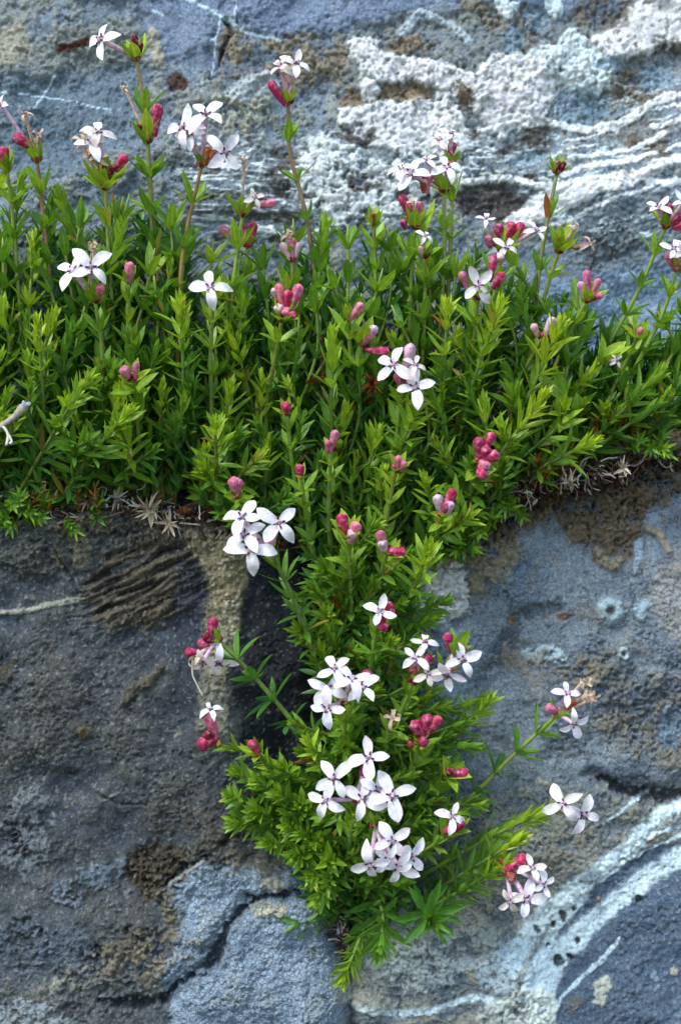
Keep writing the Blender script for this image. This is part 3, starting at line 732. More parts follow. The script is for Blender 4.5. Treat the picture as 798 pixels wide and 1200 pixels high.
def flower(root, org, cx, cy, r, rot=45, tx=0.0, ty=0.0, kind='f', d=70, head=None, npet=4):
    """a four-petalled flower whose face centre is at cx, cy"""
    c = P(cx, cy, d)
    n = Vector((tx, -1, ty)).normalized()
    ups = Vector((0, 0, 1))
    x = ups.cross(-n).normalized() * -1
    x = n.cross(ups).normalized() * -1
    yv = n.cross(x).normalized()
    base = head if head is not None else c - n * 22
    b = base - c
    # the tube: a flared trumpet from the head to the throat, in local coordinates about the throat
    L = min(b.length, 70.0)
    b = b.normalized() * L if b.length > 0 else -n * 20
    p = [b, b * 0.65 - n * 1.5, b * 0.3 - n * 2.0, Vector((0, 0, 0)) - n * 0.6, n * 0.9]
    cur = catmull(p, 3)
    m_ = len(cur) - 1
    rads = [2.3 + 1.1 * (i / m_) + 1.6 * max(0, (i / m_ - 0.72) / 0.28) ** 2 for i in range(m_ + 1)]
    tm = tube('flower', [q * S for q in cur], [q * S * (r / 22.0) ** 0.5 for q in rads], M_BUD)
    fo = link('flower', tm, root, Matrix.Translation((c - org) * S), {'f': LILAC, 'c': LILAC, 'd': FADED}[kind])
    colr = {'f': WHITE, 'c': CREAM, 'd': FADED}[kind]
    for k in range(npet):
        a = math.radians(rot + 90 * k + rnd.uniform(-12, 12))
        rd = x * math.cos(a) + yv * math.sin(a)
        s = r * 0.95 * rnd.uniform(0.84, 1.14) * (1.45 if kind == 'd' else 1)
        X_, Y_, Z_ = frame(rd + n * rnd.uniform(-0.16, 0.2), n)
        if Z_.dot(n) < 0: X_, Z_ = -X_, -Z_
        me = rnd.choice(PETALS if kind != 'd' else CURLED)
        link('petal', me, fo, mat4(X_, Y_, Z_, (rd * 1.2 + n * 0.6) * S, s * S, s * S, s * S), tuple(q * rnd.uniform(0.94, 1.0) for q in colr))
    if kind != 'd' or rnd.random() < 0.5:
        Xr = (x * math.cos(math.radians(rot)) + yv * math.sin(math.radians(rot)))
        Yr = n.cross(Xr)
        link('stamens', STAMENS, fo, mat4(Xr, Yr, n, n * 0.9 * S, r * S * 1.05, r * S * 1.05, r * S * 1.05), lin((70, 40, 72)) if kind != 'd' else lin((80, 50, 40)))
    return fo

def bud(root, org, x0, y0, x1, y1, w, c='m', d=66, dbase=None):
    a, b = P(x0, y0, d - 8 if dbase is None else dbase), P(x1, y1, d)
    v = b - a
    X_, Y_, Z_ = frame(v, Vector((0, -1, 0.2)))
    link('bud', rnd.choice(BUDS), root, mat4(X_, Y_, Z_, (a - org) * S, w * 0.45 * S, v.length * S, w * 0.45 * S), tuple(q * rnd.uniform(0.85, 1.1) for q in BUDC[c]))

nleaf = 0
def shoot(pts, d0=-40, d1=50, kind='V', L=28, sp=13, leafy=185, theta=42, age0=0.0, agek=1.0, warm=0.0, label=None, group=None,
          flowers=(), buds=(), bracts=None, bl=19, fd=None, r=2.4, nwh=None, stemcol=None, name=None, lw=1.0):
    """one shoot: stem, whorls of leaves, and whatever head it carries"""
    global nleaf
    n = len(pts)
    P3 = []
    for i, p in enumerate(pts):
        t = i / (n - 1)
        P3.append(P(p[0], p[1], p[2] if len(p) > 2 else d0 + (d1 - d0) * t ** 0.75))
    cur = catmull(P3, 8)
    seg = [0.0]
    for a, b in zip(cur[:-1], cur[1:]): seg.append(seg[-1] + (b - a).length)
    tot = seg[-1]
    org = P3[0]
    has_head = bool(flowers or buds)
    nm = name or ('flowering_shoot' if has_head else 'leafy_shoot')
    root = link(nm, None, None, Matrix.Translation(org * S))
    tag(root, label, 'flowering shoot' if has_head else 'leafy shoot', group)
    rads = [(r * (1.15 - 0.4 * s_ / tot)) * S for s_ in seg]
    if not has_head: rads[-1] *= 0.4
    sc = stemcol or (lin((104, 128, 58)) if kind != 'T' else lin((126, 146, 66)))
    link('stem', tube('stem', [(q - org) * S for q in cur], rads, M_STEM), root, None, tuple(q * rnd.uniform(0.85, 1.1) for q in sc))
    def at(s):
        s = min(max(s, 0), tot)
        k = int(np.searchsorted(seg, s)); k = min(max(k, 1), len(seg) - 1)
        t = (s - seg[k - 1]) / max(1e-6, seg[k] - seg[k - 1])
        return cur[k - 1].lerp(cur[k], t), (cur[k] - cur[k - 1]).normalized()
    # distances of the whorls from the tip
    ds = []
    if kind == 'T':
        s = sp * 0.85
        while s < min(leafy, tot): ds.append(s); s += sp * rnd.uniform(0.88, 1.12)
    else:
        s, st = (1.0, sp * 0.22) if not has_head else (sp * 0.9 + 3, sp * 0.7)
        while s < min(leafy, tot): ds.append(s); s += st; st = min(sp, st * 1.35 + 0.6) * rnd.uniform(0.82, 1.12)
    ph = rnd.uniform(0, 6.28)
    nw = nwh or 5
    for i, s in enumerate(ds):
        p, tan = at(tot - s)
        X_, Y_, Z_ = frame(tan, Vector((0.1, -1, 0)))
        ph += math.pi / nw
        closed = 0 if kind == 'T' else max(0, 1 - s / (sp * 2.0))
        th0 = theta * (1 - 0.62 * closed) + 26 * min(1, s / 190)
        grow = 1.0 if kind == 'T' else min(1, 0.55 + s / (sp * 3.0))
        grow *= 1 - 0.18 * min(1, s / 260)
        for k in range(nw):
            if rnd.random() < 0.04 + 0.12 * min(1, s / 260): continue
            a = ph + 2 * math.pi * k / nw + rnd.uniform(-0.42, 0.42)
            rad = X_ * math.cos(a) + Z_ * math.sin(a)
            th = math.radians(th0 + rnd.uniform(-17, 17))
            dr = tan * math.cos(th) + rad * math.sin(th) + Vector((rnd.uniform(-.12, .12), rnd.uniform(-.12, .12), rnd.uniform(-0.14, 0.1)))
            nr = tan * math.sin(th) - rad * math.cos(th)
            x_, y_, z_ = frame(dr, nr)
            if z_.dot(nr) < 0: x_, z_ = -x_, -z_
            ll = L * grow * rnd.uniform(0.7, 1.15)
            ag = age0 + agek * (s / 165.0) * rnd.uniform(0.7, 1.2)
            cl = green(ag, warm + rnd.uniform(-0.15, 0.25))
            if rnd.random() < 0.012 + 0.035 * (s > 110): cl = lin(rnd.choice([(150, 92, 40), (168, 150, 62), (132, 108, 58), (176, 168, 80)]))
            link('leaf', LEAVES[rnd.randrange(len(LEAVES))], root, mat4(x_, y_, z_, (p + rad * r * 0.5 - org) * S, ll * S * lw * (1.3 if kind == 'T' else 1.0) * (28 / L) ** 0.2, ll * S, ll * S), cl)
            nleaf += 1
    if has_head:
        hp, tan = at(tot)
        hd_ = -hp.y
        fdd = (fd if fd is not None else hd_ + 14) + 7
        X_, Y_, Z_ = frame(tan, Vector((0.1, -1, 0)))
        nb = 7 if bracts is None else bracts + 1
        for k in range(nb):
            a = 2 * math.pi * k / max(1, nb) + rnd.uniform(-0.3, 0.3)
            rad = X_ * math.cos(a) + Z_ * math.sin(a)
            th = math.radians(rnd.uniform(30, 62))
            dr, nr = tan * math.cos(th) + rad * math.sin(th), tan * math.sin(th) - rad * math.cos(th)
            x_, y_, z_ = frame(dr, nr)
            if z_.dot(nr) < 0: x_, z_ = -x_, -z_
            ll = bl * rnd.uniform(1.05, 1.4)
            link('bract', rnd.choice(BRACTS), root, mat4(x_, y_, z_, (hp - tan * 2 - org) * S, ll * S, ll * S, ll * S), green(rnd.uniform(0.0, 0.35), 0.5))
        for k in range(5 if len(flowers) + len(buds) > 1 else 0):
            a = rnd.uniform(0, 6.28)
            off = X_ * math.cos(a) * 3.5 + Z_ * math.sin(a) * 3.5
            link('calyx', CALYX, root, mat4(X_, (Y_ + off * 0.06).normalized(), Z_, (hp + off - org) * S, 3.2 * S, 9 * S, 3.2 * S), BUDC[rnd.choice('rbrrm')])
        head = hp + tan * 4
        for fl in flowers:
            k_ = fl[0]
            cx, cy, fr, rot = fl[1:5]
            tx, ty = (fl[5] * 1.3 + rnd.uniform(-.15, .15), fl[6] * 1.3 + rnd.uniform(-.15, .15)) if len(fl) > 6 else (rnd.uniform(-.35, .35), rnd.uniform(-.25, .45))
            flower(root, org, cx, cy, fr, rot, tx, ty, k_, fdd + rnd.uniform(-3, 8), head)
        for b_ in buds:
            bud(root, org, *b_[:5], b_[5] if len(b_) > 5 else 'm', min(fdd - 2 + rnd.uniform(-3, 4), hd_ + 16), hd_ + 4)
    return root

# ------------------------------------------------------------------ the flowering shoots, one by one
GU, GL = 'flowering shoots of the upper cushion', 'flowering shoots of the tuft in the crack'
T = dict(kind='T', sp=36, L=39, theta=38, leafy=210, r=2.9, group=GU, agek=0.6, age0=0.08)
def U(label, pts, **k):
    a = dict(T); a.update(k); shoot(pts, label=label, **a)
U('tallest shoot at upper left, one white flower facing left, red-brown buds', [(200, 590), (192, 420), (182, 290), (172, 150), (161, 72)], d1=40, fd=50, sp=72,
  flowers=[('f', 120, 47, 27, 95, -0.75, 0.1)], buds=[(162, 66, 157, 40, 8, 'r'), (165, 62, 166, 50, 7, 'r')], stemcol=lin((150, 128, 74)), bracts=6, bl=26, leafy=330)
U('shoot with one upright dark pink bud and a faded tube behind tallest stem', [(196, 585), (184, 400), (178, 260), (173, 168)], d1=34, fd=44, sp=46,
  flowers=[('d', 147, 104, 9, 40, -0.3, 0.5)], buds=[(181, 160, 186, 121, 15, 'm'), (164, 158, 164, 146, 8, 'r')], bl=29, bracts=7)
U('shoot at far upper left with magenta bud, long pale tube and two shrivelled flowers', [(80, 590), (66, 400), (52, 260), (44, 190)], d1=45, sp=44,
  flowers=[('c', 2, 124, 14, 80, -0.8, 0.2), ('d', 30, 134, 12, 10, -0.2, 0.6), ('d', 46, 158, 10, 60)], buds=[(42, 176, 17, 158, 15, 'm')], stemcol=lin((140, 116, 72)), bl=24)
U('short shoot at the left edge with a single crimson bud', [(40, 590), (28, 420), (16, 260), (9, 202)], d1=50, sp=42, buds=[(8, 196, 3, 172, 14, 'm')], bl=22, bracts=4)
U('shoot with a cupped head of white and shrivelled flowers and one round pink bud', [(130, 590), (134, 420), (128, 300), (124, 222)], d1=58, sp=50,
  flowers=[('f', 108, 168, 24, 20, 0.2, 0.5), ('c', 116, 156, 20, 85, 0, 0.6), ('d', 95, 166, 15, 150), ('d', 118, 186, 12, 40), ('d', 106, 182, 13, 200)], buds=[(136, 200, 148, 182, 13, 'm'), (128, 208, 134, 194, 10, 'r'), (122, 206, 122, 192, 8, 'r')], bl=31, bracts=9)
U('shoot with three large white flowers on an orange-brown calyx left of centre top', [(205, 590), (208, 430), (214, 300), (236, 196)], d1=55, sp=50,
  flowers=[('f', 241, 135, 25, 40, 0.2, 0.5), ('f', 215, 150, 24, 175, -0.4, 0.2), ('f', 224, 158, 19, 100, -0.2, 0.2), ('f', 263, 179, 25, 52, 0.2, 0.0)], buds=[(240, 194, 245, 172, 11, 'o'), (246, 192, 251, 176, 10, 'o')], stemcol=lin((150, 116, 62)))
U('shoot standing clear of the rock with white flowers above one long red bud', [(380, 590), (378, 430), (362, 270), (340, 180), (338, 122)], d1=40, sp=50, L=32,
  flowers=[('f', 347, 75, 19, 75, 0.2, 0.3), ('c', 328, 78, 17, 150, -0.4, 0.5), ('d', 336, 84, 15, 30)], buds=[(335, 124, 316, 95, 11, 'm')], stemcol=lin((132, 112, 72)), bl=22)
U('shoot below the three large flowers with a closed whitish flower, pink bud and brown tube', [(270, 590), (266, 440), (274, 330), (284, 254)], d1=40, sp=46,
  flowers=[('c', 298, 232, 13, 110, 0.4, 0.2), ('d', 286, 188, 9, 90, 0, 0.4)], buds=[(302, 241, 323, 237, 11, 'p'), (291, 244, 299, 226, 11, 'w')], bl=26)
U('shoot low behind others with two dusky pink tubular buds against the rock', [(280, 590), (285, 430), (288, 340), (290, 290)], d1=8, fd=10, sp=40,
  buds=[(284, 286, 257, 266, 12, 'p'), (289, 288, 284, 260, 12, 'm'), (293, 288, 298, 260, 12, 'm')], bl=20)
U('shoot with pale wilted pink flowers left of the tall centre stem', [(345, 590), (345, 430), (344, 360), (342, 306)], d1=10, fd=14, sp=40, buds=[(340, 304, 330, 284, 11, 'l'), (343, 304, 343, 278, 11, 'p'), (346, 302, 350, 284, 11, 'l')], flowers=[('d', 338, 276, 12, 30)])
U('shoot with two white flowers and dusky buds in front of the white calcite', [(500, 600), (512, 430), (520, 310), (520, 226)], d1=30, sp=50, L=34,
  flowers=[('f', 524, 197, 20, 110, 0.1, 0.5), ('f', 481, 204, 24, 70, -0.1, 0.3), ('f', 470, 198, 17, 100, -0.1, 0.6), ('f', 500, 188, 15, 130, 0, 0.8)], buds=[(514, 218, 506, 196, 10, 'l'), (500, 226, 504, 202, 10, 'p'), (496, 226, 494, 204, 9, 'b')], bl=24)
U('shoot tip behind the white calcite flowers with a small magenta bud', [(512, 590), (522, 400), (528, 280), (530, 196)], d1=6, fd=10, sp=46,
  flowers=[('f', 528, 157, 15, 60, 0.2, 0.6), ('c', 515, 164, 14, 120, -0.3, 0.3)], buds=[(526, 188, 531, 166, 12, 'm')], bl=20, bracts=4)
U('shoot with crowded magenta buds under the white flowers at upper centre right', [(470, 600), (478, 430), (482, 320), (486, 268)], d1=40, sp=44,
  buds=[(482, 258, 470, 228, 11, 'm'), (486, 256, 480, 238, 11, 'm'), (475, 268, 472, 258, 9, 'm'), (490, 256, 492, 236, 9, 'p')], flowers=[('d', 484, 237, 8, 0)], bl=26)
U('shoot with one small open white flower under the magenta buds', [(486, 600), (494, 440), (498, 340), (497, 302)], d1=48, sp=40, flowers=[('f', 498, 277, 11, 60, 0.2, 0.4)], buds=[(495, 300, 494, 288, 8, 'l')], bl=20)
U('green shoot with one tiny rust-red bud left of the magenta buds', [(445, 600), (444, 440), (440, 330), (438, 266)], d1=38, sp=30, L=34, theta=20, buds=[(438, 264, 438, 249, 8, 'b')], bl=24, bracts=4)
U('slender shoot alone against the rock with a closed green and dark red head', [(620, 560), (622, 420), (634, 300), (652, 204)], d1=20, fd=26, sp=62, L=30, theta=20,
  buds=[(652, 202, 653, 188, 8, 'r'), (657, 202, 661, 189, 7, 'r')], bl=18, bracts=6, stemcol=lin((122, 128, 74)))
U('shoot with a wide head of magenta buds and three white flowers right of centre', [(545, 590), (560, 440), (578, 350), (588, 296)], d1=44, sp=40,
  flowers=[('f', 569, 257, 12, 90, -0.1, 0.7), ('f', 593, 290, 17, 60, 0.1, 0.2), ('f', 627, 270, 16, 100, 0.6, 0.3)], buds=[(578, 288, 586, 262, 13, 'm'), (590, 286, 601, 260, 14, 'm'), (597, 284, 613, 261, 14, 'm'), (574, 290, 572, 276, 11, 'p'), (602, 284, 618, 270, 12, 'p')], bl=28, bracts=9)
U('shoot with one flat white flower and upright pink buds behind it', [(540, 600), (548, 460), (556, 390), (560, 350)], d1=66, sp=40,
  flowers=[('f', 560, 335, 23, 40, 0.0, 0.05)], buds=[(574, 330, 579, 298, 11, 'm'), (578, 338, 590, 320, 12, 'm'), (548, 338, 540, 318, 12, 'p'), (583, 306, 587, 299, 11, 'w')], bl=24)
U('shoot with a green bracted head and tiny shrivelled cream flowers at right', [(610, 560), (622, 420), (640, 340), (654, 296)], d1=26, sp=38, L=30,
  flowers=[('d', 672, 269, 10, 40, 0.2, 0.6), ('d', 690, 286, 12, 120, 0.7, 0.2)], buds=[(672, 292, 688, 285, 8, 'p'), (652, 290, 654, 276, 9, 'b')], bl=28, bracts=9)
U('shoot at the right edge with white flowers and coral red buds in a green cup', [(660, 540), (700, 430), (748, 340), (778, 268)], d1=30, sp=38, L=34,
  flowers=[('f', 771, 243, 17, 60, -0.2, 0.7), ('f', 800, 238, 16, 110, 0.2, 0.6)], buds=[(778, 262, 785, 238, 12, 'm'), (784, 264, 800, 250, 12, 'm'), (788, 268, 802, 264, 10, 'm'), (773, 260, 775, 240, 8, 'l')], bl=26, bracts=8)
U('shoot at the right edge just below it with blush white flowers', [(700, 540), (740, 440), (775, 370), (792, 318)], d1=42, sp=36, L=32, flowers=[('f', 789, 292, 16, 70, 0, 0.3), ('c', 800, 296, 13, 20)], buds=[(788, 312, 781, 296, 12, 'p'), (792, 316, 800, 304, 12, 'p')], bl=20)
U('shoot with four finger-like pink buds in a green cup at right', [(620, 560), (640, 460), (665, 395), (686, 354)], d1=34, sp=36, L=30,
  buds=[(684, 350, 679, 330, 11, 'l'), (687, 348, 687, 316, 11, 'p'), (691, 350, 702, 326, 10, 'p'), (690, 352, 706, 345, 10, 'p'), (686, 352, 696, 344, 11, 'm')], bl=24, bracts=9)
U('shoot with two blunt lilac white buds above a bright leafy tip', [(590, 570), (600, 470), (622, 420), (636, 396)], d1=52, sp=30, L=30, buds=[(630, 394, 624, 380, 11, 'l'), (638, 394, 649, 372, 12, 'l')], bl=16, bracts=3)
U('bright yellow-green shoot at right with one tiny wilted white flower on its side', [(620, 560), (650, 490), (680, 450), (704, 424)], d1=60, sp=24, L=34, theta=26, kind='V', flowers=[('c', 721, 422, 9, 30, 0.5, 0.2)], bl=30, bracts=4, age0=0.0, warm=0.5)
U('shoot at far right with one small pink bud deep in green leaves', [(690, 540), (712, 470), (735, 420), (746, 396)], d1=40, sp=30, L=28, buds=[(747, 396, 751, 384, 9, 'p')], bl=22, bracts=7, warm=0.3)
U('shoot at left with two white flowers, a buff closed one and a pink bud', [(128, 590), (122, 480), (120, 410), (112, 354)], d1=78, sp=44, L=32,
  flowers=[('f', 86, 318, 25, 75, -0.3, 0.5), ('f', 107, 314, 26, 40, 0.2, 0.1), ('d', 110, 293, 12, 90, 0, 0.9)], buds=[(114, 350, 119, 333, 14, 'p')], bl=26)
U('shoot ending in one rosy pink bud right of the left pair of white flowers', [(150, 590), (148, 470), (150, 390), (151, 332)], d1=60, sp=26, L=28, theta=24, buds=[(151, 330, 153, 307, 12, 'p')], bl=20, bracts=5, warm=0.3)
U('shoot with a single white flower whose left petal has turned brown', [(246, 590), (248, 490), (247, 420), (250, 354)], d1=84, sp=30, L=32, flowers=[('f', 247, 337, 24, 0, 0, 0.05)], bl=22, bracts=5, age0=0.0, warm=0.2)
U('shoot with a bunch of six pink buds and no open flower at centre', [(315, 590), (312, 480), (322, 420), (330, 376)], d1=66, sp=34, L=32,
  buds=[(332, 366, 326, 332, 13, 'p'), (336, 366, 338, 340, 13, 'm'), (340, 364, 352, 333, 13, 'p'), (334, 372, 346, 368, 12, 'm'), (328, 368, 326, 358, 12, 'w'), (338, 372, 334, 362, 12, 'p'), (325, 352, 320, 338, 8, 'w')], bl=26, bracts=8)
U('shoot with two small round mauve pink buds among leaves at left', [(165, 590), (163, 520), (160, 470), (156, 446)], d1=88, sp=26, L=34, buds=[(150, 444, 146, 430, 13, 'p'), (158, 442, 161, 424, 9, 'p')], bl=22, bracts=6)
U('narrow shoot topped by one round pink bud above its twin at centre', [(362, 650), (350, 590), (341, 530), (336, 486)], d1=72, sp=24, L=27, theta=34, buds=[(336, 486, 335, 472, 12, 'm')], bl=16, bracts=5)
U('narrow shoot topped by one round pink bud, the lower and right one of the pair', [(384, 710), (368, 650), (358, 600), (353, 560)], d1=88, sp=24, L=27, theta=34, buds=[(352, 560, 351, 545, 11, 'm')], bl=16, bracts=5)
U('narrow shoot with one tubular pink bud right of the two round buds', [(392, 690), (386, 620), (386, 570), (388, 528)], d1=82, sp=24, L=26, theta=34, buds=[(387, 530, 394, 504, 10, 'p'), (385, 530, 384, 516, 9, 'p')], bl=16, bracts=5)
U('low shoot at the ledge with one ragged rosy bud above the rock', [(290, 600), (284, 590), (278, 580)], d1=76, sp=10, L=22, kind='V', buds=[(277, 578, 274, 560, 15, 'p'), (279, 578, 282, 562, 10, 'p')], bl=16, bracts=8)
U('shoot with one slanting rose bud at centre', [(420, 600), (414, 470), (410, 400), (409, 376)], d1=60, sp=36, buds=[(410, 376, 425, 355, 11, 'p')], bl=20, bracts=4)
U('shoot with a pale pink bud over a horizontal magenta one beside the double white flowers', [(438, 600), (424, 500), (420, 440), (424, 404)], d1=62, sp=36, L=30, buds=[(426, 402, 441, 382, 13, 'l'), (424, 404, 436, 390, 12, 'p'), (428, 410, 456, 412, 11, 'm')], bl=28, bracts=6)
U('shoot with two large white flowers and a blush bud in the middle of the cushion', [(470, 640), (464, 560), (466, 500), (474, 446)], d1=86, fd=98, sp=34, L=36,
  flowers=[('f', 461, 428, 25, 60, -0.1, 0.1), ('f', 486, 454, 25, 10, 0.0, 0.0), ('c', 486, 428, 15, 60, 0.2, 0.5)], buds=[(474, 440, 482, 402, 15, 'l'), (468, 450, 464, 438, 9, 'p')], bl=20)
U('shoot with one tiny pink bud right of the double white flowers', [(500, 600), (484, 520), (474, 480), (471, 462)], d1=66, sp=16, L=28, kind='V', buds=[(471, 460, 473, 442, 9, 'p')], bl=18, bracts=4)
U('bright shoot with two very small pink buds below the double white flowers', [(438, 700), (448, 640), (456, 590), (464, 552)], d1=84, sp=26, L=28, theta=30, buds=[(466, 550, 467, 534, 10, 'p'), (471, 552, 474, 541, 9, 'p')], bl=20, bracts=5, age0=0, warm=0.3)
U('shoot with a tight cluster of deep magenta buds at the lower right of the cushion', [(540, 640), (548, 590), (556, 560), (562, 540)], d1=86, sp=24, L=34,
  buds=[(562, 538, 560, 512, 14, 'm'), (566, 530, 578, 507, 14, 'm'), (564, 540, 584, 532, 14, 'm'), (562, 544, 566, 560, 14, 'm'), (566, 536, 570, 524, 14, 'm'), (562, 540, 572, 548, 12, 'p')], bl=18, bracts=4)
U('shoot with a red bud between two cream pink ones near the ledge', [(500, 660), (508, 640), (514, 620), (518, 604)], d1=84, sp=24, L=30, buds=[(520, 600, 532, 573, 12, 'm'), (516, 600, 512, 580, 12, 'l'), (522, 604, 529, 588, 11, 'l'), (520, 602, 524, 590, 12, 'm')], bl=18, bracts=5)
G = dict(group=GL)
U('shoot with five white flowers and a blush bud at the top of the crack', [(392, 840), (372, 780), (348, 710), (318, 648)], d1=92, fd=104, sp=23, L=34, theta=46, kind='V', nwh=5, age0=0.2,
  flowers=[('f', 284, 607, 25, 75, 0, 0.4), ('f', 327, 613, 27, 50, 0, 0.1), ('f', 287, 627, 25, 120, -0.1, 0.3), ('f', 293, 645, 30, 0, 0, 0.05)], buds=[(312, 648, 318, 628, 14, 'l')], bl=16, bracts=3, r=3.2, **G)
U('shoot with two upright pink buds side by side above the crack', [(414, 780), (412, 720), (410, 670), (408, 630)], d1=88, sp=22, L=32, buds=[(404, 628, 400, 602, 14, 'm'), (410, 636, 419, 612, 14, 'p'), (409, 634, 414, 622, 12, 'l')], bl=26, bracts=6, **G)
U('shoot with a lilac bud and a horizontal crimson bud above the crack', [(440, 740), (444, 700), (448, 670), (454, 648)], d1=80, sp=24, L=28, buds=[(452, 646, 444, 622, 12, 'p'), (451, 648, 447, 634, 12, 'l'), (450, 646, 475, 647, 12, 'm')], bl=20, bracts=5, **G)
U('shoot with one three-petalled white flower in front of two magenta buds', [(420, 850), (432, 800), (438, 760), (444, 730)], d1=86, fd=98, sp=20, L=30, kind='V', age0=0.2, flowers=[('f', 445, 717, 19, 70, 0, 0.2)], buds=[(450, 724, 457, 706, 13, 'm'), (446, 730, 451, 736, 13, 'm'), (452, 722, 460, 716, 12, 'm')], bl=14, bracts=3, **G)
U('shoot reaching left over the dark rock with crimson buds and withered hanging flowers', [(395, 905), (352, 856), (300, 795), (258, 752)], d0=-20, d1=62, sp=36, L=38, theta=60, age0=0.5, nwh=6,
  flowers=[('d', 232, 770, 18, 250, -0.2, -0.4), ('f', 256, 775, 22, 262, 0.1, -0.7), ('c', 238, 776, 17, 300, 0, -0.6)], buds=[(248, 752, 250, 724, 14, 'm'), (250, 760, 232, 752, 13, 'm'), (240, 766, 217, 764, 13, 'm'), (252, 752, 240, 744, 12, 'r')], bl=18, bracts=6, r=3.2, **G)
U('low left shoot with a dark magenta bud and a two-toned half open flower', [(390, 925), (340, 900), (300, 885), (258, 872)], d0=-20, d1=58, sp=15, L=22, kind='V', leafy=90, flowers=[('f', 247, 832, 14, 20, 0, 0.7)], buds=[(254, 862, 244, 838, 13, 'p'), (254, 866, 232, 874, 18, 'm'), (250, 860, 240, 862, 12, 'r')], bl=18, bracts=4, **G)
U('small green shoot with one carmine bud left of the crack', [(372, 950), (340, 920), (316, 900), (304, 884)], d0=-20, d1=66, sp=12, L=24, kind='V', buds=[(304, 884, 293, 868, 13, 'm')], bl=20, bracts=6, age0=0, **G)
U('shoot with a cascade of white flowers right of the dark rock in mid crack', [(396, 920), (402, 880), (404, 850), (402, 824)], d1=88, fd=100, sp=20, L=26,
  flowers=[('f', 392, 784, 20, 30, -0.1, 0.4), ('f', 385, 806, 22, 60, -0.1, 0.2), ('f', 384, 830, 23, 95, -0.1, 0.0), ('f', 412, 796, 23, 110, 0.1, 0.5), ('f', 424, 806, 22, 40, 0.2, 0.3)], buds=[(426, 802, 432, 786, 12, 'm')], bl=18, bracts=4, **G)
U('shoot with three small white flowers close together over reddish buds', [(440, 900), (458, 860), (472, 830), (484, 800)], d1=72, fd=84, sp=26, L=28,
  flowers=[('f', 487, 771, 19, 50, 0, 0.2), ('f', 497, 753, 18, 80, 0.1, 0.7), ('c', 501, 790, 16, 15, 0, 0.0)], buds=[(496, 784, 504, 768, 12, 'm'), (488, 794, 482, 782, 11, 'b')], bl=20, bracts=5, **G)
U('shoot with an upright crimson bud, one open flower and one seen from the side', [(450, 910), (480, 850), (508, 800), (530, 766)], d1=74, fd=86, sp=36, L=26,
  flowers=[('f', 541, 773, 22, 20, 0.1, 0.1), ('f', 524, 790, 22, 280, -0.2, -0.6)], buds=[(527, 762, 524, 742, 13, 'm'), (532, 766, 541, 756, 10, 'b'), (536, 768, 546, 760, 10, 'b')], bl=26, bracts=5, **G)
U('shoot with four round raspberry buds in a knot', [(450, 980), (470, 930), (484, 896), (492, 868)], d1=80, sp=24, L=28, buds=[(494, 862, 484, 846, 15, 'm'), (496, 858, 502, 838, 14, 'm'), (500, 860, 516, 840, 13, 'm'), (494, 864, 497, 872, 15, 'm'), (480, 866, 482, 876, 8, 'r')], bl=20, bracts=6, **G)
U('shoot with one small papery brown flower left of the raspberry buds', [(440, 930), (450, 890), (456, 862), (460, 852)], d1=72, sp=22, L=26, flowers=[('d', 460, 842, 15, 80, 0, 0.3)], bl=14, bracts=4, **G)
U('shoot with the largest bunch of white flowers, low in the crack, one pink bud inside', [(410, 1060), (408, 1010), (412, 970), (416, 940)], d1=92, fd=106, sp=18, L=24,
  flowers=[('f', 432, 888, 27, 100, 0, 0.35), ('f', 391, 913, 26, 30, -0.1, 0.2), ('f', 382, 938, 22, 70, -0.2, 0.0), ('f', 424, 936, 27, 70, 0.1, 0.0), ('f', 459, 932, 28, 25, 0.1, 0.1), ('f', 442, 926, 20, 60, 0, 0.3)], buds=[(424, 914, 429, 899, 15, 'm'), (446, 946, 450, 934, 12, 'p')], bl=18, bracts=5, **G)
U('shoot with drooping white flowers on lilac tubes below the largest bunch', [(420, 1080), (430, 1040), (438, 1000), (440, 972)], d1=84, fd=108, sp=18, L=24,
  flowers=[('f', 459, 985, 22, 35, 0.0, 0.1), ('f', 434, 1012, 24, 100, -0.2, -0.5), ('f', 466, 1016, 26, 60, 0.1, -0.2), ('f', 482, 1004, 22, 50, 0.3, 0.0), ('f', 452, 1006, 19, 140, 0, -0.3)], bl=18, bracts=5, **G)
U('shoot with one two-petalled white flower on a pair of pink buds', [(450, 1030), (480, 1008), (508, 990), (528, 974)], d1=80, fd=90, sp=22, L=30, flowers=[('f', 530, 957, 19, 70, 0, 0.3)], buds=[(530, 974, 542, 962, 13, 'm'), (524, 974, 532, 970, 13, 'p'), (530, 976, 522, 972, 11, 'm')], bl=22, bracts=5, **G)
U('shoot with one horizontal pink bud right of the crack', [(450, 960), (485, 940), (510, 920), (524, 908)], d1=66, sp=20, L=32, buds=[(524, 906, 549, 906, 12, 'm'), (520, 908, 534, 903, 9, 'r')], bl=26, bracts=4, **G)
U('long shoot over the blue grey rock with a pink bud and buff withered flowers', [(460, 1010), (540, 945), (596, 890), (650, 840)], d0=-30, d1=48, sp=36, L=37, theta=48, nwh=5,
  flowers=[('f', 664, 813, 16, 85, 0, 0.4), ('f', 672, 848, 18, 20, 0.2, -0.3), ('d', 690, 812, 15, 30), ('d', 684, 798, 13, 70), ('d', 696, 818, 11, 200)], buds=[(656, 836, 640, 828, 12, 'p'), (662, 832, 672, 820, 12, 'o')], bl=20, bracts=6, age0=0.25, **G)
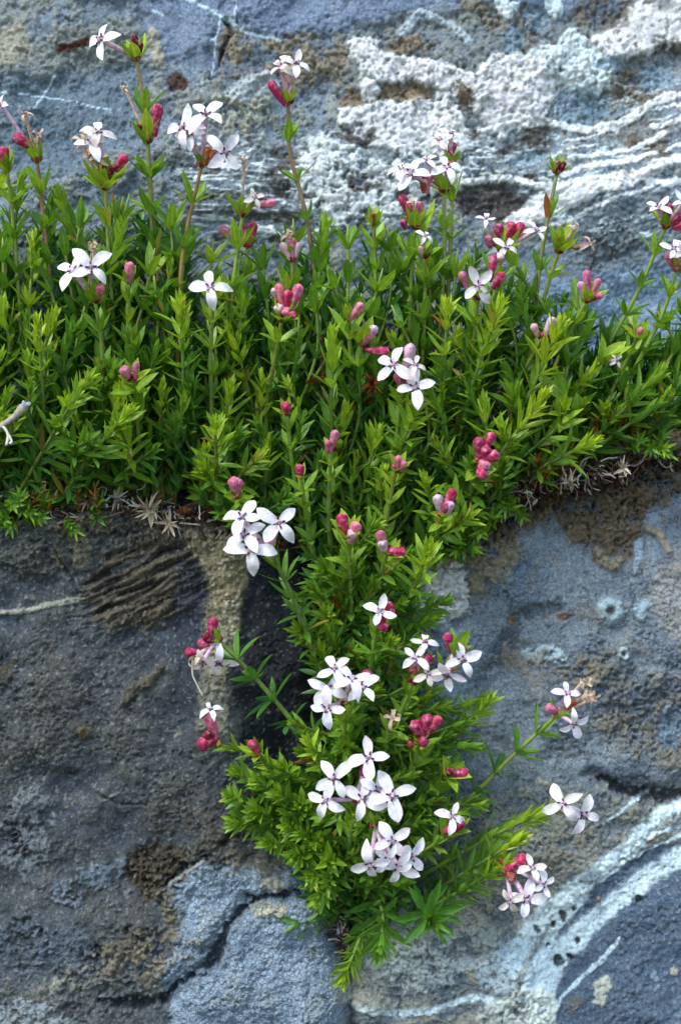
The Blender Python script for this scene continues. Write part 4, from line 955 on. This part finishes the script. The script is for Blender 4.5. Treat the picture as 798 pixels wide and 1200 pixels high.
U('shoot reaching far right with two white flowers side by side, no buds', [(470, 1040), (540, 1000), (600, 968), (642, 950)], d0=-20, d1=66, fd=76, sp=22, L=38, theta=30, kind='V', nwh=4, flowers=[('f', 659, 941, 24, 115, -0.1, 0.1), ('f', 682, 955, 25, 75, 0.3, 0.1)], bl=22, bracts=4, age0=0.05, warm=0.3, **G)
U('lower right shoot with a red bud over four white flowers near the veined slab', [(460, 1080), (510, 1060), (550, 1038), (588, 1014)], d0=-20, d1=72, fd=84, sp=16, L=34, kind='V', flowers=[('c', 623, 1017, 17, 100, 0.1, 0.4), ('f', 637, 1036, 17, 15, 0.3, 0.1), ('f', 616, 1053, 24, 85, 0, 0.0), ('c', 598, 1056, 17, 200, -0.3, -0.2)], buds=[(590, 1020, 618, 1004, 15, 'm'), (592, 1024, 602, 1030, 12, 'b')], bl=20, bracts=4, age0=0.1, **G)

# ------------------------------------------------------------------ leafy shoots without flowers that can be pointed out
GV = 'leafy shoots of the upper cushion'
GW = 'leafy shoots of the tuft in the crack'
def V(label, tip, base, g=GV, d1=80, mid=None, **k):
    a = dict(kind='V', L=29, sp=14, theta=44, r=2.4, d0=-30); a.update(k); a['L'] *= 1.12; a['sp'] *= 1.05
    m_ = mid or ((tip[0] * 0.5 + base[0] * 0.5) + rnd.uniform(-8, 8), (tip[1] + base[1]) / 2)
    shoot([base, m_, tip], d1=d1, label=label, group=g, **a)
V('yellow-green leafy tip standing alone near the left edge above the withered flower', (44, 378), (52, 560), L=24, sp=20, age0=-0.1, warm=0.3)
V('large leafy shoot leaning right above the ledge at lower left', (102, 446), (8, 604), d1=96, L=36, sp=24, theta=36, age0=-0.05)
V('leafy shoot leaning right just right of the large leaning one', (146, 488), (60, 606), d1=92, L=34, sp=15, theta=34)
V('plump bright leafy tip left of the flower with a brown petal', (212, 358), (206, 580), d1=78, L=30, sp=17, age0=-0.1)
V('bright leafy shoot rising from the ledge under the brown-petalled flower', (252, 498), (248, 606), d1=94, L=28, sp=14, age0=-0.05)
V('pale pointed leafy tip in the middle of the cushion left of the double flowers', (390, 398), (396, 600), d1=80, L=32, sp=24, theta=26, age0=-0.1)
V('bright leafy shoot below and right of the double white flowers', (486, 476), (446, 600), d1=88, L=30, sp=14, age0=-0.1)
V('yellow-green shoot with a tapering tip under the flat white flower at right', (584, 362), (530, 560), d1=78, L=32, sp=16, age0=-0.15, warm=0.5)
V('yellow-green leafy plume leaning right below the blunt lilac buds', (654, 386), (560, 560), d1=78, L=34, sp=17, theta=34, age0=-0.15, warm=0.6)
V('broad yellow-green shoot leaning right at the lower right of the cushion', (632, 470), (530, 620), d1=86, L=34, sp=17, theta=34, age0=-0.1, warm=0.6)
V('leafy shoot with tight yellow-green tip above the magenta bud cluster', (524, 360), (500, 560), d1=70, L=28, sp=15, age0=-0.1, warm=0.4)
V('feathery shoot hanging over the ledge at lower right above the brown crust', (690, 520), (600, 570), d1=70, L=34, sp=20, theta=36, age0=0.0, warm=0.3)
V('long loose shoot leaning right at far right above the ledge', (768, 440), (640, 560), d1=60, L=36, sp=30, theta=34, age0=0.1)
V('bluish loose shoot arching right along the right ledge', (776, 470), (660, 556), d1=50, L=34, sp=28, theta=36, age0=0.25)
V('spiky bright rosette shoot right of the lilac and crimson buds', (502, 644), (450, 740), GW, d1=92, L=30, sp=15, age0=-0.1)
V('leafy shoot right of the lilac and crimson buds, pressed against white crust', (548, 606), (470, 650), GW, d1=80, L=30, sp=15)
V('small bright rosette low against the dark rock', (361, 868), (384, 940), GW, d1=66, L=20, sp=11, age0=-0.1)
V('leafy shoot pointing right past the raspberry buds', (572, 822), (478, 920), GW, d1=60, L=28, sp=15, theta=46)
V('star-shaped rosette facing down right under the drooping flowers', (506, 1078, 124), (470, 1030, 20), GW, mid=(492, 1058, 70), L=38, sp=12, theta=74, age0=0.62, kind='V', nwh=6, leafy=44, lw=0.95)
V('thick pale green shoot reaching right below the pair of side by side flowers', (606, 985), (480, 1060), GW, d1=84, L=36, sp=15, theta=36, age0=0.0, warm=0.3)
V('lowest leafy shoot hanging at the foot of the crack', (402, 1146), (438, 1050), GW, d1=66, L=25, sp=11, age0=0.1, warm=0.3)
V('hanging leafy shoot with one long leaf pointing down right near the foot of the crack', (446, 1112), (436, 1030), GW, d1=80, L=38, sp=22, theta=58, age0=0.35)
ORD = 'topmost second third fourth fifth sixth seventh eighth ninth tenth eleventh twelfth thirteenth fourteenth lowest'.split()
MOSS = sorted([(278, 905), (268, 932), (274, 962), (300, 915), (298, 950), (314, 988), (326, 930), (338, 968), (350, 1004), (364, 985), (366, 1026), (330, 900), (384, 1010), (352, 940), (372, 1052)], key=lambda q: q[1])
for k_, (tx_, ty_) in enumerate(MOSS):
    V(f'{ORD[k_]} of the short mossy shoots down the left side of the lower tuft', (tx_, ty_), (tx_ * 0.35 + 400 * 0.65, ty_ * 0.5 + 990 * 0.5), GW, d1=52 + rnd.uniform(-8, 14), L=21, sp=7.5, theta=48, age0=0.22, agek=1.3, warm=0.45, leafy=80, r=1.8, lw=1.15)

# ------------------------------------------------------------------ the rest of both cushions
def ytop(x): return float(np.interp(x, [-60, 0, 60, 110, 150, 200, 250, 300, 350, 400, 450, 500, 550, 600, 650, 700, 760, 850], [200, 205, 210, 195, 235, 215, 285, 300, 250, 235, 255, 255, 290, 300, 330, 365, 375, 350]))
def ledge(x): return float(np.interp(x, [-60, 0, 40, 80, 120, 150, 190, 230, 270, 300, 340, 400, 460, 500, 540, 580, 610, 650, 700, 750, 850], [612, 620, 614, 590, 604, 584, 596, 614, 606, 622, 655, 715, 700, 676, 640, 612, 590, 560, 556, 530, 520]))
def lean(x): return float(np.interp(x, [-60, 60, 200, 400, 520, 650, 798], [0.12, 0.08, 0.0, 0.02, 0.28, 0.5, 0.72]))
SIDE = ['at the far left', 'left of centre', 'in the middle', 'right of centre', 'at the far right']
LAND = [(120, 47, 'the lone flower facing left'), (186, 135, 'the upright dark pink bud'), (30, 160, 'the far left magenta bud'), (122, 190, 'the cupped head of shrivelled flowers'), (241, 160, 'the three large white flowers'),
        (338, 90, 'the head standing clear of the rock'), (300, 236, 'the closed whitish flower'), (285, 268, 'the two dusky pink tubes'), (342, 285, 'the wilted pale pink flowers'), (505, 195, 'the white flowers before the calcite'),
        (478, 245, 'the crowded magenta buds'), (498, 278, 'the one small open white flower'), (438, 256, 'the tiny rust-red bud'), (654, 195, 'the slender dark red head'), (590, 272, 'the wide head of magenta buds'),
        (560, 335, 'the flat white flower'), (670, 280, 'the tiny shrivelled cream flowers'), (784, 252, 'the coral red buds'), (791, 296, 'the blush white flowers'), (690, 336, 'the four finger-like pink buds'),
        (636, 380, 'the blunt lilac buds'), (720, 422, 'the tiny wilted side flower'), (750, 388, 'the small pink bud at far right'), (100, 320, 'the left pair of white flowers'), (153, 316, 'the single rosy bud'),
        (247, 337, 'the flower with a brown petal'), (336, 350, 'the bunch of six pink buds'), (152, 436, 'the two mauve buds at left'), (335, 479, 'the upper round pink bud'), (352, 553, 'the lower round pink bud'),
        (391, 515, 'the tubular pink bud'), (276, 567, 'the ragged rosy bud'), (417, 366, 'the slanting rose bud'), (440, 400, 'the horizontal magenta bud'), (473, 440, 'the double white flowers'),
        (470, 540, 'the two very small pink buds'), (570, 532, 'the deep magenta cluster'), (521, 590, 'the red bud between cream ones'), (18, 490, 'the withered flower at left'), (44, 378, 'the lone yellow-green tip at left'),
        (102, 446, 'the large leaning leafy shoot'), (252, 498, 'the bright shoot under the brown-petalled flower'), (780, 450, 'the long loose shoot at far right'), (654, 400, 'the yellow-green plume'), (632, 475, 'the broad yellow-green shoot')]
LANDW = [(305, 625, 'the five white flowers'), (410, 620, 'the two upright pink buds'), (458, 638, 'the horizontal crimson bud'), (446, 717, 'the three-petalled white flower'), (400, 806, 'the cascade of white flowers'),
         (492, 770, 'the three small white flowers'), (534, 760, 'the upright crimson bud'), (498, 850, 'the raspberry buds'), (460, 842, 'the papery brown flower'), (424, 920, 'the largest bunch of flowers'),
         (456, 1004, 'the drooping flowers'), (530, 960, 'the two-petalled flower'), (537, 906, 'the horizontal pink bud'), (502, 644, 'the spiky bright rosette'), (506, 1080, 'the star-shaped rosette'), (298, 872, 'the carmine bud'),
         (402, 1146, 'the lowest hanging shoot'), (572, 822, 'the shoot pointing right'), (606, 985, 'the thick pale green shoot')]
used_labels = {}
def autolabel(x, y, land, tone):
    cand = sorted(land, key=lambda q: (q[0] - x) ** 2 + (q[1] - y) ** 2)[:5]
    for adj in ('', 'slightly taller ', 'second '):
        for lx, ly, nm_ in cand:
            dx, dy = x - lx, y - ly
            side = ('right of' if dx > 0 else 'left of') if abs(dx) > abs(dy) else ('below' if dy > 0 else 'above')
            far = 'just ' if math.hypot(dx, dy) < 36 else ('' if math.hypot(dx, dy) < 75 else 'well ')
            if adj == 'slightly taller ': continue
            lb_ = f'plain {tone} leafy shoot {far}{side} {nm_}' if not adj else f'{tone} leafy shoot, the farther one {side} {nm_}'
            if lb_ not in used_labels:
                used_labels[lb_] = 1
                return lb_
    return f'{tone} leafy shoot crowded among others near {cand[0][2]}'
cnt = 0
TUFTS = [(-60 + 62 * k + rnd.uniform(-14, 14), rnd.uniform(-16, 20), rnd.uniform(-0.12, 0.16), rnd.uniform(-0.2, 0.3)) for k in range(16)]
for row in range(7):
    for cx_ in range(-50, 860, 36):
        x = cx_ + (18 if row % 2 else 0) + rnd.uniform(-15, 15)
        top, bot = ytop(x), ledge(x) - 50
        y = top + 8 + row * 48 + rnd.uniform(-22, 22)
        if y > bot: continue
        h = ledge(x) - 12 - y
        want = x - (lean(x) + rnd.uniform(-0.32, 0.32)) * h
        tf = min(TUFTS, key=lambda q: abs(q[0] - want))
        bx_ = tf[0] + (want - tf[0]) * 0.35 + rnd.uniform(-8, 8)
        by_ = ledge(bx_) - 8
        fr = (y - top) / max(1, bot - top)
        tall = row <= 2 and rnd.random() < 0.65
        bright = rnd.random() < (0.18 if fr < 0.3 else 0.38)
        d1 = 8 + 52 * fr + tf[1] + rnd.uniform(-8, 8)
        bow = (x - bx_) * rnd.uniform(0.0, 0.4) + rnd.gauss(0, 20)
        shoot([(bx_, by_), (bx_ + (x - bx_) * 0.4 + bow, by_ + (y - by_) * 0.4), (x + bow * 0.45 + rnd.uniform(-7, 7), by_ + (y - by_) * 0.75), (x, y)], d0=-45, d1=d1, kind='T' if tall else 'V', L=rnd.uniform(34, 46) if tall else rnd.uniform(24, 40),
              sp=rnd.uniform(30, 40) if tall else rnd.uniform(14, 27), leafy=200 if fr < 0.5 else 140, theta=rnd.uniform(28, 46), age0=(rnd.uniform(-0.1, 0.08) if bright else (rnd.uniform(0.05, 0.4) if fr < 0.4 else rnd.uniform(0.2, 0.6))) + tf[2], agek=0.9,
              warm=tf[3] + rnd.uniform(-0.1, 0.25) + (0.2 if x > 520 and fr > .3 else 0), lw=rnd.uniform(0.85, 1.2),
              label=autolabel(x, y, LAND, 'loose' if tall else 'dense'), group=GV, r=2.3, nwh=rnd.choice([4, 5]) if tall else rnd.choice([4, 4, 5]))
        cnt += 1
low = []
for i in range(110):
    t = rnd.random()
    ax = 392 + rnd.uniform(-6, 40); ay = 660 + t * 400
    side_ = rnd.choice([-1, 1, 1])
    if t < 0.45: tx_, ty_ = ax + rnd.uniform(-50, 100 - 60 * t), ay - rnd.uniform(10, 60)
    elif side_ < 0: tx_, ty_ = ax - rnd.uniform(10, 70) * (1 if t > .5 else .4), ay + rnd.uniform(-30, 20)
    else: tx_, ty_ = ax + rnd.uniform(30, 150) * (1.0 if t < 0.95 else 0.6), ay - rnd.uniform(-30, 50)
    if tx_ < 335 and ty_ < 900: continue
    if any((tx_ - q[0]) ** 2 + (ty_ - q[1]) ** 2 < 21 ** 2 for q in low): continue
    low.append((tx_, ty_))
    zone = 'upper' if ty_ < 780 else ('middle' if ty_ < 930 else 'lower')
    sd_ = 'left' if tx_ < 410 else 'right'
    shoot([(ax, ay), ((ax + tx_) / 2 + rnd.uniform(-5, 5), (ay + ty_) / 2 + 4), (tx_, ty_)], d0=-30, d1=rnd.uniform(28, 62), kind='V', L=rnd.uniform(24, 32), sp=rnd.uniform(12, 19), leafy=120, theta=rnd.uniform(36, 50),
          age0=rnd.uniform(0.1, 0.4), warm=rnd.uniform(0, 0.4), label=autolabel(tx_, ty_, LANDW, 'green'), group=GW, r=2.2)
print('shoots', cnt, len(low), 'leaves', nleaf)

# ------------------------------------------------------------------ masses that nobody could count
def mass(name, pts_dirs, mat, label, cat, colf):
    v, f, sh, cc = [], [], [], []
    for p, dr, nr, L_, w_ in pts_dirs:
        x, y, z = frame(dr, nr)
        b = len(v); c = colf()
        for t, hw in ((0, .35), (.35, 1), (.72, .75), (1, .05)):
            bend = z * (L_ * 0.12 * t * t)
            v += [p + y * L_ * t - x * w_ * hw + z * w_ * hw * .5 + bend, p + y * L_ * t + bend, p + y * L_ * t + x * w_ * hw + z * w_ * hw * .5 + bend]
            sh += [(t, 1), (t, 0), (t, 1)]; cc += [c] * 3
        for i in range(3):
            q = b + i * 3
            f += [(q, q + 1, q + 4, q + 3), (q + 1, q + 2, q + 5, q + 4)]
    me = mesh(name, [q * S for q in v], f, mat, sh)
    a = me.color_attributes.new('tint', 'FLOAT_COLOR', 'POINT'); a.data.foreach_set('color', np.array([(*c, 1) for c in cc], np.float32).ravel())
    o = link(name, me, None)
    tag(o, label, cat, kind='stuff')
    return o
def tint_copy(src, name):
    m = src.copy(); m.name = name
    nt = m.node_tree
    oi = next(n for n in nt.nodes if n.type == 'OBJECT_INFO')
    a = nt.nodes.new('ShaderNodeAttribute'); a.attribute_name = 'tint'
    for l in list(oi.outputs['Color'].links): nt.links.new(a.outputs['Color'], l.to_socket)
    return m
M_LEAFM, M_DRYM = tint_copy(M_LEAF, 'mass_leaf'), tint_copy(M_DRY, 'mass_dry_leaf')
def whorl_items(base, tip, L_, sp, n, th=45):
    out = []
    ax_ = (tip - base); tot = ax_.length; ax_.normalize()
    X_, Y_, Z_ = frame(ax_, Vector((0.1, -1, 0)))
    s, ph = 0, rnd.uniform(0, 6)
    while s < tot:
        ph += math.pi / n
        for k in range(n):
            a = ph + 2 * math.pi * k / n + rnd.uniform(-.3, .3)
            rad = X_ * math.cos(a) + Z_ * math.sin(a); t_ = math.radians(th + rnd.uniform(-15, 15))
            out.append((base + ax_ * s, ax_ * math.cos(t_) + rad * math.sin(t_), ax_ * math.sin(t_) - rad * math.cos(t_), L_ * rnd.uniform(.75, 1.1), L_ * 0.115))
        s += sp * rnd.uniform(.8, 1.2)
    return out
items = []
for i in range(520):
    x = rnd.uniform(-70, 870); top = ytop(x) + 78; bot = ledge(x) - 14
    if bot < top: continue
    y = top + (bot - top) * rnd.random() ** 0.8
    fr = (y - top) / (bot - top)
    d = rnd.uniform(-78, -20) + 40 * fr
    l = lean(x) + rnd.uniform(-.25, .25)
    ln = 60
    items += whorl_items(P(x, y, d), P(x + l * ln, y - ln, d + rnd.uniform(-5, 20)), 29, 17, 4, 42)
mass('background_foliage', items, M_LEAFM, 'dense mass of darker green leaves deep inside the upper cushion', 'foliage', lambda: green(rnd.uniform(0.4, 1.1), rnd.uniform(-.2, .2)))
items = []
for i in range(110):
    y = rnd.uniform(655, 1090); x = 404 + rnd.uniform(-22, 60 if y < 1050 else 20)
    d = rnd.uniform(-30, 14)
    a = rnd.uniform(-0.4, 3.3)
    items += whorl_items(P(x, y, d), P(x + 40 * math.cos(a), y - 34 * math.sin(a), d + 22), 25, 14, 4, 46)
mass('tuft_foliage', items, M_LEAFM, 'dense mass of green leaves deep inside the tuft growing from the crack', 'foliage', lambda: green(rnd.uniform(0.3, 1.0), rnd.uniform(0, .4)))
items = []
LIT = [((-30, 585), (100, 600), 26, 200, -8), ((100, 590), (230, 606), 20, 260, 0), ((20, 520), (60, 575), 40, 90, -30), ((430, 690), (400, 760), 18, 60, -20), ((520, 622), (600, 570), 20, 160, -8),
       ((590, 575), (720, 548), 22, 260, -10), ((390, 1030), (402, 1110), 14, 150, -10), ((400, 660), (470, 640), 20, 70, -20), ((225, 600), (330, 620), 14, 70, -10), ((700, 545), (800, 525), 14, 90, -20)]
for a_, b_, w_, n_, d_ in LIT:
    for i in range(n_):
        t = rnd.random()
        p = P(a_[0] + (b_[0] - a_[0]) * t + rnd.gauss(0, w_ * .4), a_[1] + (b_[1] - a_[1]) * t + rnd.gauss(0, w_ * .4), d_ + rnd.uniform(-10, 14))
        dr = Vector((rnd.gauss(0, 1), rnd.gauss(-.3, .8), rnd.gauss(-.2, .8))).normalized()
        L_ = rnd.uniform(5, 14)
        items.append((p, dr, Vector((rnd.gauss(0, .5), -1, rnd.gauss(0, .5))), L_, L_ * rnd.uniform(.08, .2)))
DRYC = [(150, 140, 124), (176, 170, 160), (92, 72, 56), (60, 44, 34), (104, 78, 56), (52, 40, 34), (120, 76, 46), (46, 36, 30)]
mass('dry_leaf_litter', items, M_DRYM, 'brown and grey dry leaf litter caught along the ledge and in the crack', 'leaf litter', lambda: tuple(q * rnd.uniform(.8, 1.1) for q in lin(rnd.choice(DRYC))))
# orange-brown dying foot shoots
items = []
for x, y, n_ in [(640, 556, 7), (620, 566, 4), (720, 500, 6), (690, 505, 5), (750, 510, 5), (40, 602, 3), (100, 604, 3), (385, 1050, 3), (440, 476, 2)]:
    for i in range(n_):
        px_, py_ = x + rnd.uniform(-22, 22), y + rnd.uniform(-8, 8)
        items += whorl_items(P(px_, py_, rnd.uniform(-5, 20)), P(px_ + rnd.uniform(-6, 22), py_ - rnd.uniform(14, 26), rnd.uniform(5, 30)), 13, 6, 4, 40)
mass('dying_leaves', items, M_LEAFM, 'orange and brown dying leaves at the foot of the cushion', 'foliage', lambda: lin(rnd.choice([(150, 92, 44), (140, 122, 50), (104, 70, 42), (140, 144, 60), (100, 124, 48)])))

# tangled dead roots and old stems
v, f, sh, cc = [], [], [], []
for a_, b_, w_, n_, d_ in [((-30, 596), (90, 604), 16, 40, 2), ((95, 580), (235, 606), 22, 110, 6), ((560, 600), (640, 566), 16, 50, 4), ((630, 556), (740, 545), 18, 110, 0), ((392, 1035), (402, 1110), 10, 60, -8), ((225, 612), (320, 640), 14, 30, -6), ((700, 552), (800, 528), 10, 30, -8)]:
    for i in range(n_):
        t = rnd.random()
        q = P(a_[0] + (b_[0] - a_[0]) * t, a_[1] + (b_[1] - a_[1]) * t + rnd.gauss(0, w_ * .35), d_ + rnd.uniform(-12, 12))
        dr = Vector((rnd.gauss(0, 1), rnd.gauss(0, .5), rnd.gauss(-.4, .8))).normalized()
        pts_ = [q]
        for k in range(5):
            dr = (dr + Vector((rnd.gauss(0, .5), rnd.gauss(0, .4), rnd.gauss(-.1, .5)))).normalized(); q = q + dr * rnd.uniform(3, 6.5); pts_.append(q)
        rr = rnd.uniform(.5, 1.3); c_ = tuple(z * rnd.uniform(.7, 1.1) for z in lin(rnd.choice([(158, 148, 134), (120, 104, 88), (84, 66, 52), (186, 178, 166), (62, 50, 42)])))
        for k, q_ in enumerate(pts_):
            tan = (pts_[min(k + 1, 5)] - pts_[max(k - 1, 0)]); x_, y_, z_ = frame(tan, Vector((.2, -1, .1)))
            for m_ in range(4):
                an = m_ * math.pi / 2; v.append((q_ + (x_ * math.cos(an) + z_ * math.sin(an)) * rr) * S); sh.append((.5, .5)); cc.append(c_)
            if k < 5:
                b0 = len(v) - 4
                for m_ in range(4): f.append((b0 + m_, b0 + (m_ + 1) % 4, b0 + 4 + (m_ + 1) % 4, b0 + 4 + m_))
me = mesh('dead_roots', v, f, M_DRYM, sh)
at_ = me.color_attributes.new('tint', 'FLOAT_COLOR', 'POINT'); at_.data.foreach_set('color', np.array([(*c, 1) for c in cc], np.float32).ravel())
tag(link('dead_roots', me, None), 'tangle of grey and brown dead roots and old stems along the ledges', 'roots', kind='stuff')
# crumbs of dark humus packed in the crevices
v, f, sh, cc = [], [], [], []
for a_, b_, w_, n_, d_ in [((-30, 598), (60, 606), 10, 160, -14), ((60, 590), (240, 608), 12, 420, -14), ((240, 614), (330, 640), 10, 130, -20), ((500, 650), (620, 585), 16, 300, -22), ((610, 580), (740, 548), 16, 420, -22), ((740, 548), (830, 528), 10, 140, -30), ((394, 900), (404, 1160), 9, 420, -40), ((380, 700), (398, 900), 14, 160, -50)]:
    for i in range(n_):
        t = rnd.random()
        q = P(a_[0] + (b_[0] - a_[0]) * t + rnd.gauss(0, 3), a_[1] + (b_[1] - a_[1]) * t + rnd.gauss(0, w_ * .5), d_ + rnd.uniform(-8, 12))
        s_ = rnd.uniform(1.2, 4.6); b0 = len(v); c_ = tuple(z * rnd.uniform(.6, 1.2) for z in lin(rnd.choice([(66, 52, 42), (92, 74, 58), (48, 40, 36), (120, 104, 86), (84, 62, 44)])))
        for ax_ in ((1, 0, 0), (-1, 0, 0), (0, 1, 0), (0, -1, 0), (0, 0, 1), (0, 0, -1)):
            v.append((q + Vector(ax_) * s_ * rnd.uniform(.6, 1.2) + Vector((rnd.uniform(-.3, .3), rnd.uniform(-.3, .3), rnd.uniform(-.3, .3))) * s_) * S); sh.append((.5, .5)); cc.append(c_)
        for tri in ((0, 2, 4), (2, 1, 4), (1, 3, 4), (3, 0, 4), (2, 0, 5), (1, 2, 5), (3, 1, 5), (0, 3, 5)): f.append(tuple(b0 + z for z in tri))
me = mesh('soil_crumbs', v, f, M_DRYM, sh, smooth=False)
at_ = me.color_attributes.new('tint', 'FLOAT_COLOR', 'POINT'); at_.data.foreach_set('color', np.array([(*c, 1) for c in cc], np.float32).ravel())
tag(link('soil_crumbs', me, None), 'dark brown crumbs of soil packed along the ledges and in the crack', 'soil', kind='stuff')
# mossy sprigs hanging over the ledge
items = []
for x, y, n_ in [(10, 606, 8), (34, 610, 5), (88, 608, 3), (262, 612, 4), (560, 618, 6), (540, 640, 5), (590, 596, 5), (760, 530, 5), (470, 690, 5), (300, 626, 5)]:
    for i in range(n_):
        px_, py_ = x + rnd.uniform(-20, 20), y + rnd.uniform(-14, 4)
        items += whorl_items(P(px_, py_, rnd.uniform(4, 18)), P(px_ + rnd.uniform(-16, 16), py_ + rnd.uniform(-14, 14), rnd.uniform(22, 40)), 17, 6, 5, 46)
mass('ledge_sprigs', items, M_LEAFM, 'small mossy green sprigs spilling over the rock ledges', 'foliage', lambda: green(rnd.uniform(0.15, 0.9), rnd.uniform(0, .6)))

# ------------------------------------------------------------------ withered things that can be picked out
def dry_rosette(px, py, d, n, L_, c, label):
    org = P(px, py, d)
    root = link('withered_rosette', None, None, Matrix.Translation(org * S)); tag(root, label, 'dead rosette', 'withered rosettes on the ledge')
    link('stem', tube('stem', [Vector((0, 6, -8)) * S, Vector((0, 3, -3)) * S, Vector((0, 0, 0))], [1.8 * S, 1.6 * S, 1.2 * S], M_DRY), root, None, lin((96, 78, 60)))
    for k in range(n):
        a = 2.4 * k; th = math.radians(20 + 85 * (k / n) + rnd.uniform(-20, 20))
        dr = Vector((math.cos(a) * math.sin(th), -math.cos(th), math.sin(a) * math.sin(th) - .2)).normalized()
        nr = Vector((0, -1, .3)) + Vector((rnd.uniform(-.4, .4), 0, rnd.uniform(-.4, .4)))
        x_, y_, z_ = frame(dr, nr)
        ll = L_ * rnd.uniform(.5, 1.0)
        link('leaf', rnd.choice(DRYL), root, mat4(x_, y_, z_, Vector((0, 0, 0)), ll * rnd.uniform(0.8, 1.5) * S, ll * S, ll * S), tuple(q * k2 for q, k2 in zip(lin(c), (lambda z: (z * 1.05, z * 0.95, z * 0.78))(rnd.uniform(.4, 1.0)))))
DRYL = [strip('leaf', 6, leafw(0.10, .5, .4), lambda t, c=cv: c * t * t, lambda t, s=sd: s * t * t, M_DRY, 1, .8) for cv, sd in ((.9, .2), (-.8, -.3), (1.1, .1), (.5, .5), (-.5, .4))]
for px_, py_, d_, n_, L_, c_, lb in [(176, 596, 22, 22, 22, (196, 190, 178), 'pale grey withered rosette hanging over the ridged brown patch'), (138, 584, 18, 20, 15, (176, 172, 168), 'ash grey withered rosette on the ledge left of the hanging one'),
                                (198, 612, 24, 16, 20, (206, 198, 184), 'whitish withered rosette drooping lowest over the ridged brown patch'), (104, 588, 14, 14, 14, (140, 128, 116), 'brownish withered rosette nearest the left edge of the ledge'),
                                (214, 600, 14, 18, 12, (158, 104, 58), 'rust-coloured withered rosette right of the whitish drooping one'), (668, 566, 26, 20, 15, (196, 188, 176), 'cream withered rosette on the right ledge above the brown crust'),
                                (730, 548, 18, 16, 16, (206, 204, 198), 'white bristly withered rosette farthest right on the ledge'), (640, 548, 20, 16, 14, (170, 92, 52), 'rusty red withered rosette at the left end of the right ledge'),
                                (436, 450, 64, 18, 17, (122, 70, 40), 'brown dead flower head under the horizontal magenta bud'), (392, 704, 30, 14, 14, (168, 84, 40), 'orange-brown dead rosette inside the top of the crack')]:
    dry_rosette(px_, py_, d_, n_, L_, c_, lb)
org = P(-14, 512, 60)
root = link('withered_flower', None, None, Matrix.Translation(org * S)); tag(root, 'long withered grey-white flower lying at the left edge above the ledge', 'dead flower')
cur = [P(-14, 512, 60) - org, P(4, 498, 66) - org, P(18, 488, 72) - org, P(30, 475, 76) - org]
link('corolla', tube('corolla', [q * S for q in catmull(cur, 4)], [q * S for q in [1.5, 2, 2.6, 3.0, 3.4, 3.2, 3.6, 3.4, 3.8, 4.4, 5.0, 5.6, 4]], M_DRY, 8), root, None, lin((178, 166, 152)))
for k, (a, ll, cc) in enumerate([((.9, -.5, -.2), 13, (190, 206, 226)), ((.5, -.6, -.6), 12, (196, 204, 214)), ((.9, -.3, .5), 10, (186, 190, 196)), ((.2, -1, .3), 9, (200, 204, 210))]):
    x_, y_, z_ = frame(Vector(a), Vector((0, -1, .2)))
    link('petal', CURLED[k], root, mat4(x_, y_, z_, cur[-1] * S, ll * 1.6 * S, ll * S, ll * S), lin(cc))
for k, (dx, dy) in enumerate([(10, 524), (14, 530)]):
    p0 = P(-6, 500, 62) - org; p1 = P(4, 500, 68) - org; p2 = P(dx, dy - 14, 70) - org; p3 = P(dx - 2, dy - 2 - k * 8, 70) - org
    link('petal', tube('petal', [q * S for q in catmull([p0, p1, p2, p3], 4)], [1.6 * S] * 13, M_DRY, 5), root, None, lin((226, 220, 208)))
# threads of a shrivelled flower below the crimson left-hand buds
org = P(232, 772, 70)
root = link('dry_thread', tube('dry_thread', [(q - org) * S for q in catmull([P(226, 772, 70), P(226, 790, 66), P(232, 804, 62), P(238, 816, 58)], 4)], [1.0 * S] * 13, M_DRY, 5), None, Matrix.Translation(org * S), lin((222, 218, 204)))
tag(root, 'thin cream thread dangling from the withered flowers over the dark rock', 'dry thread')
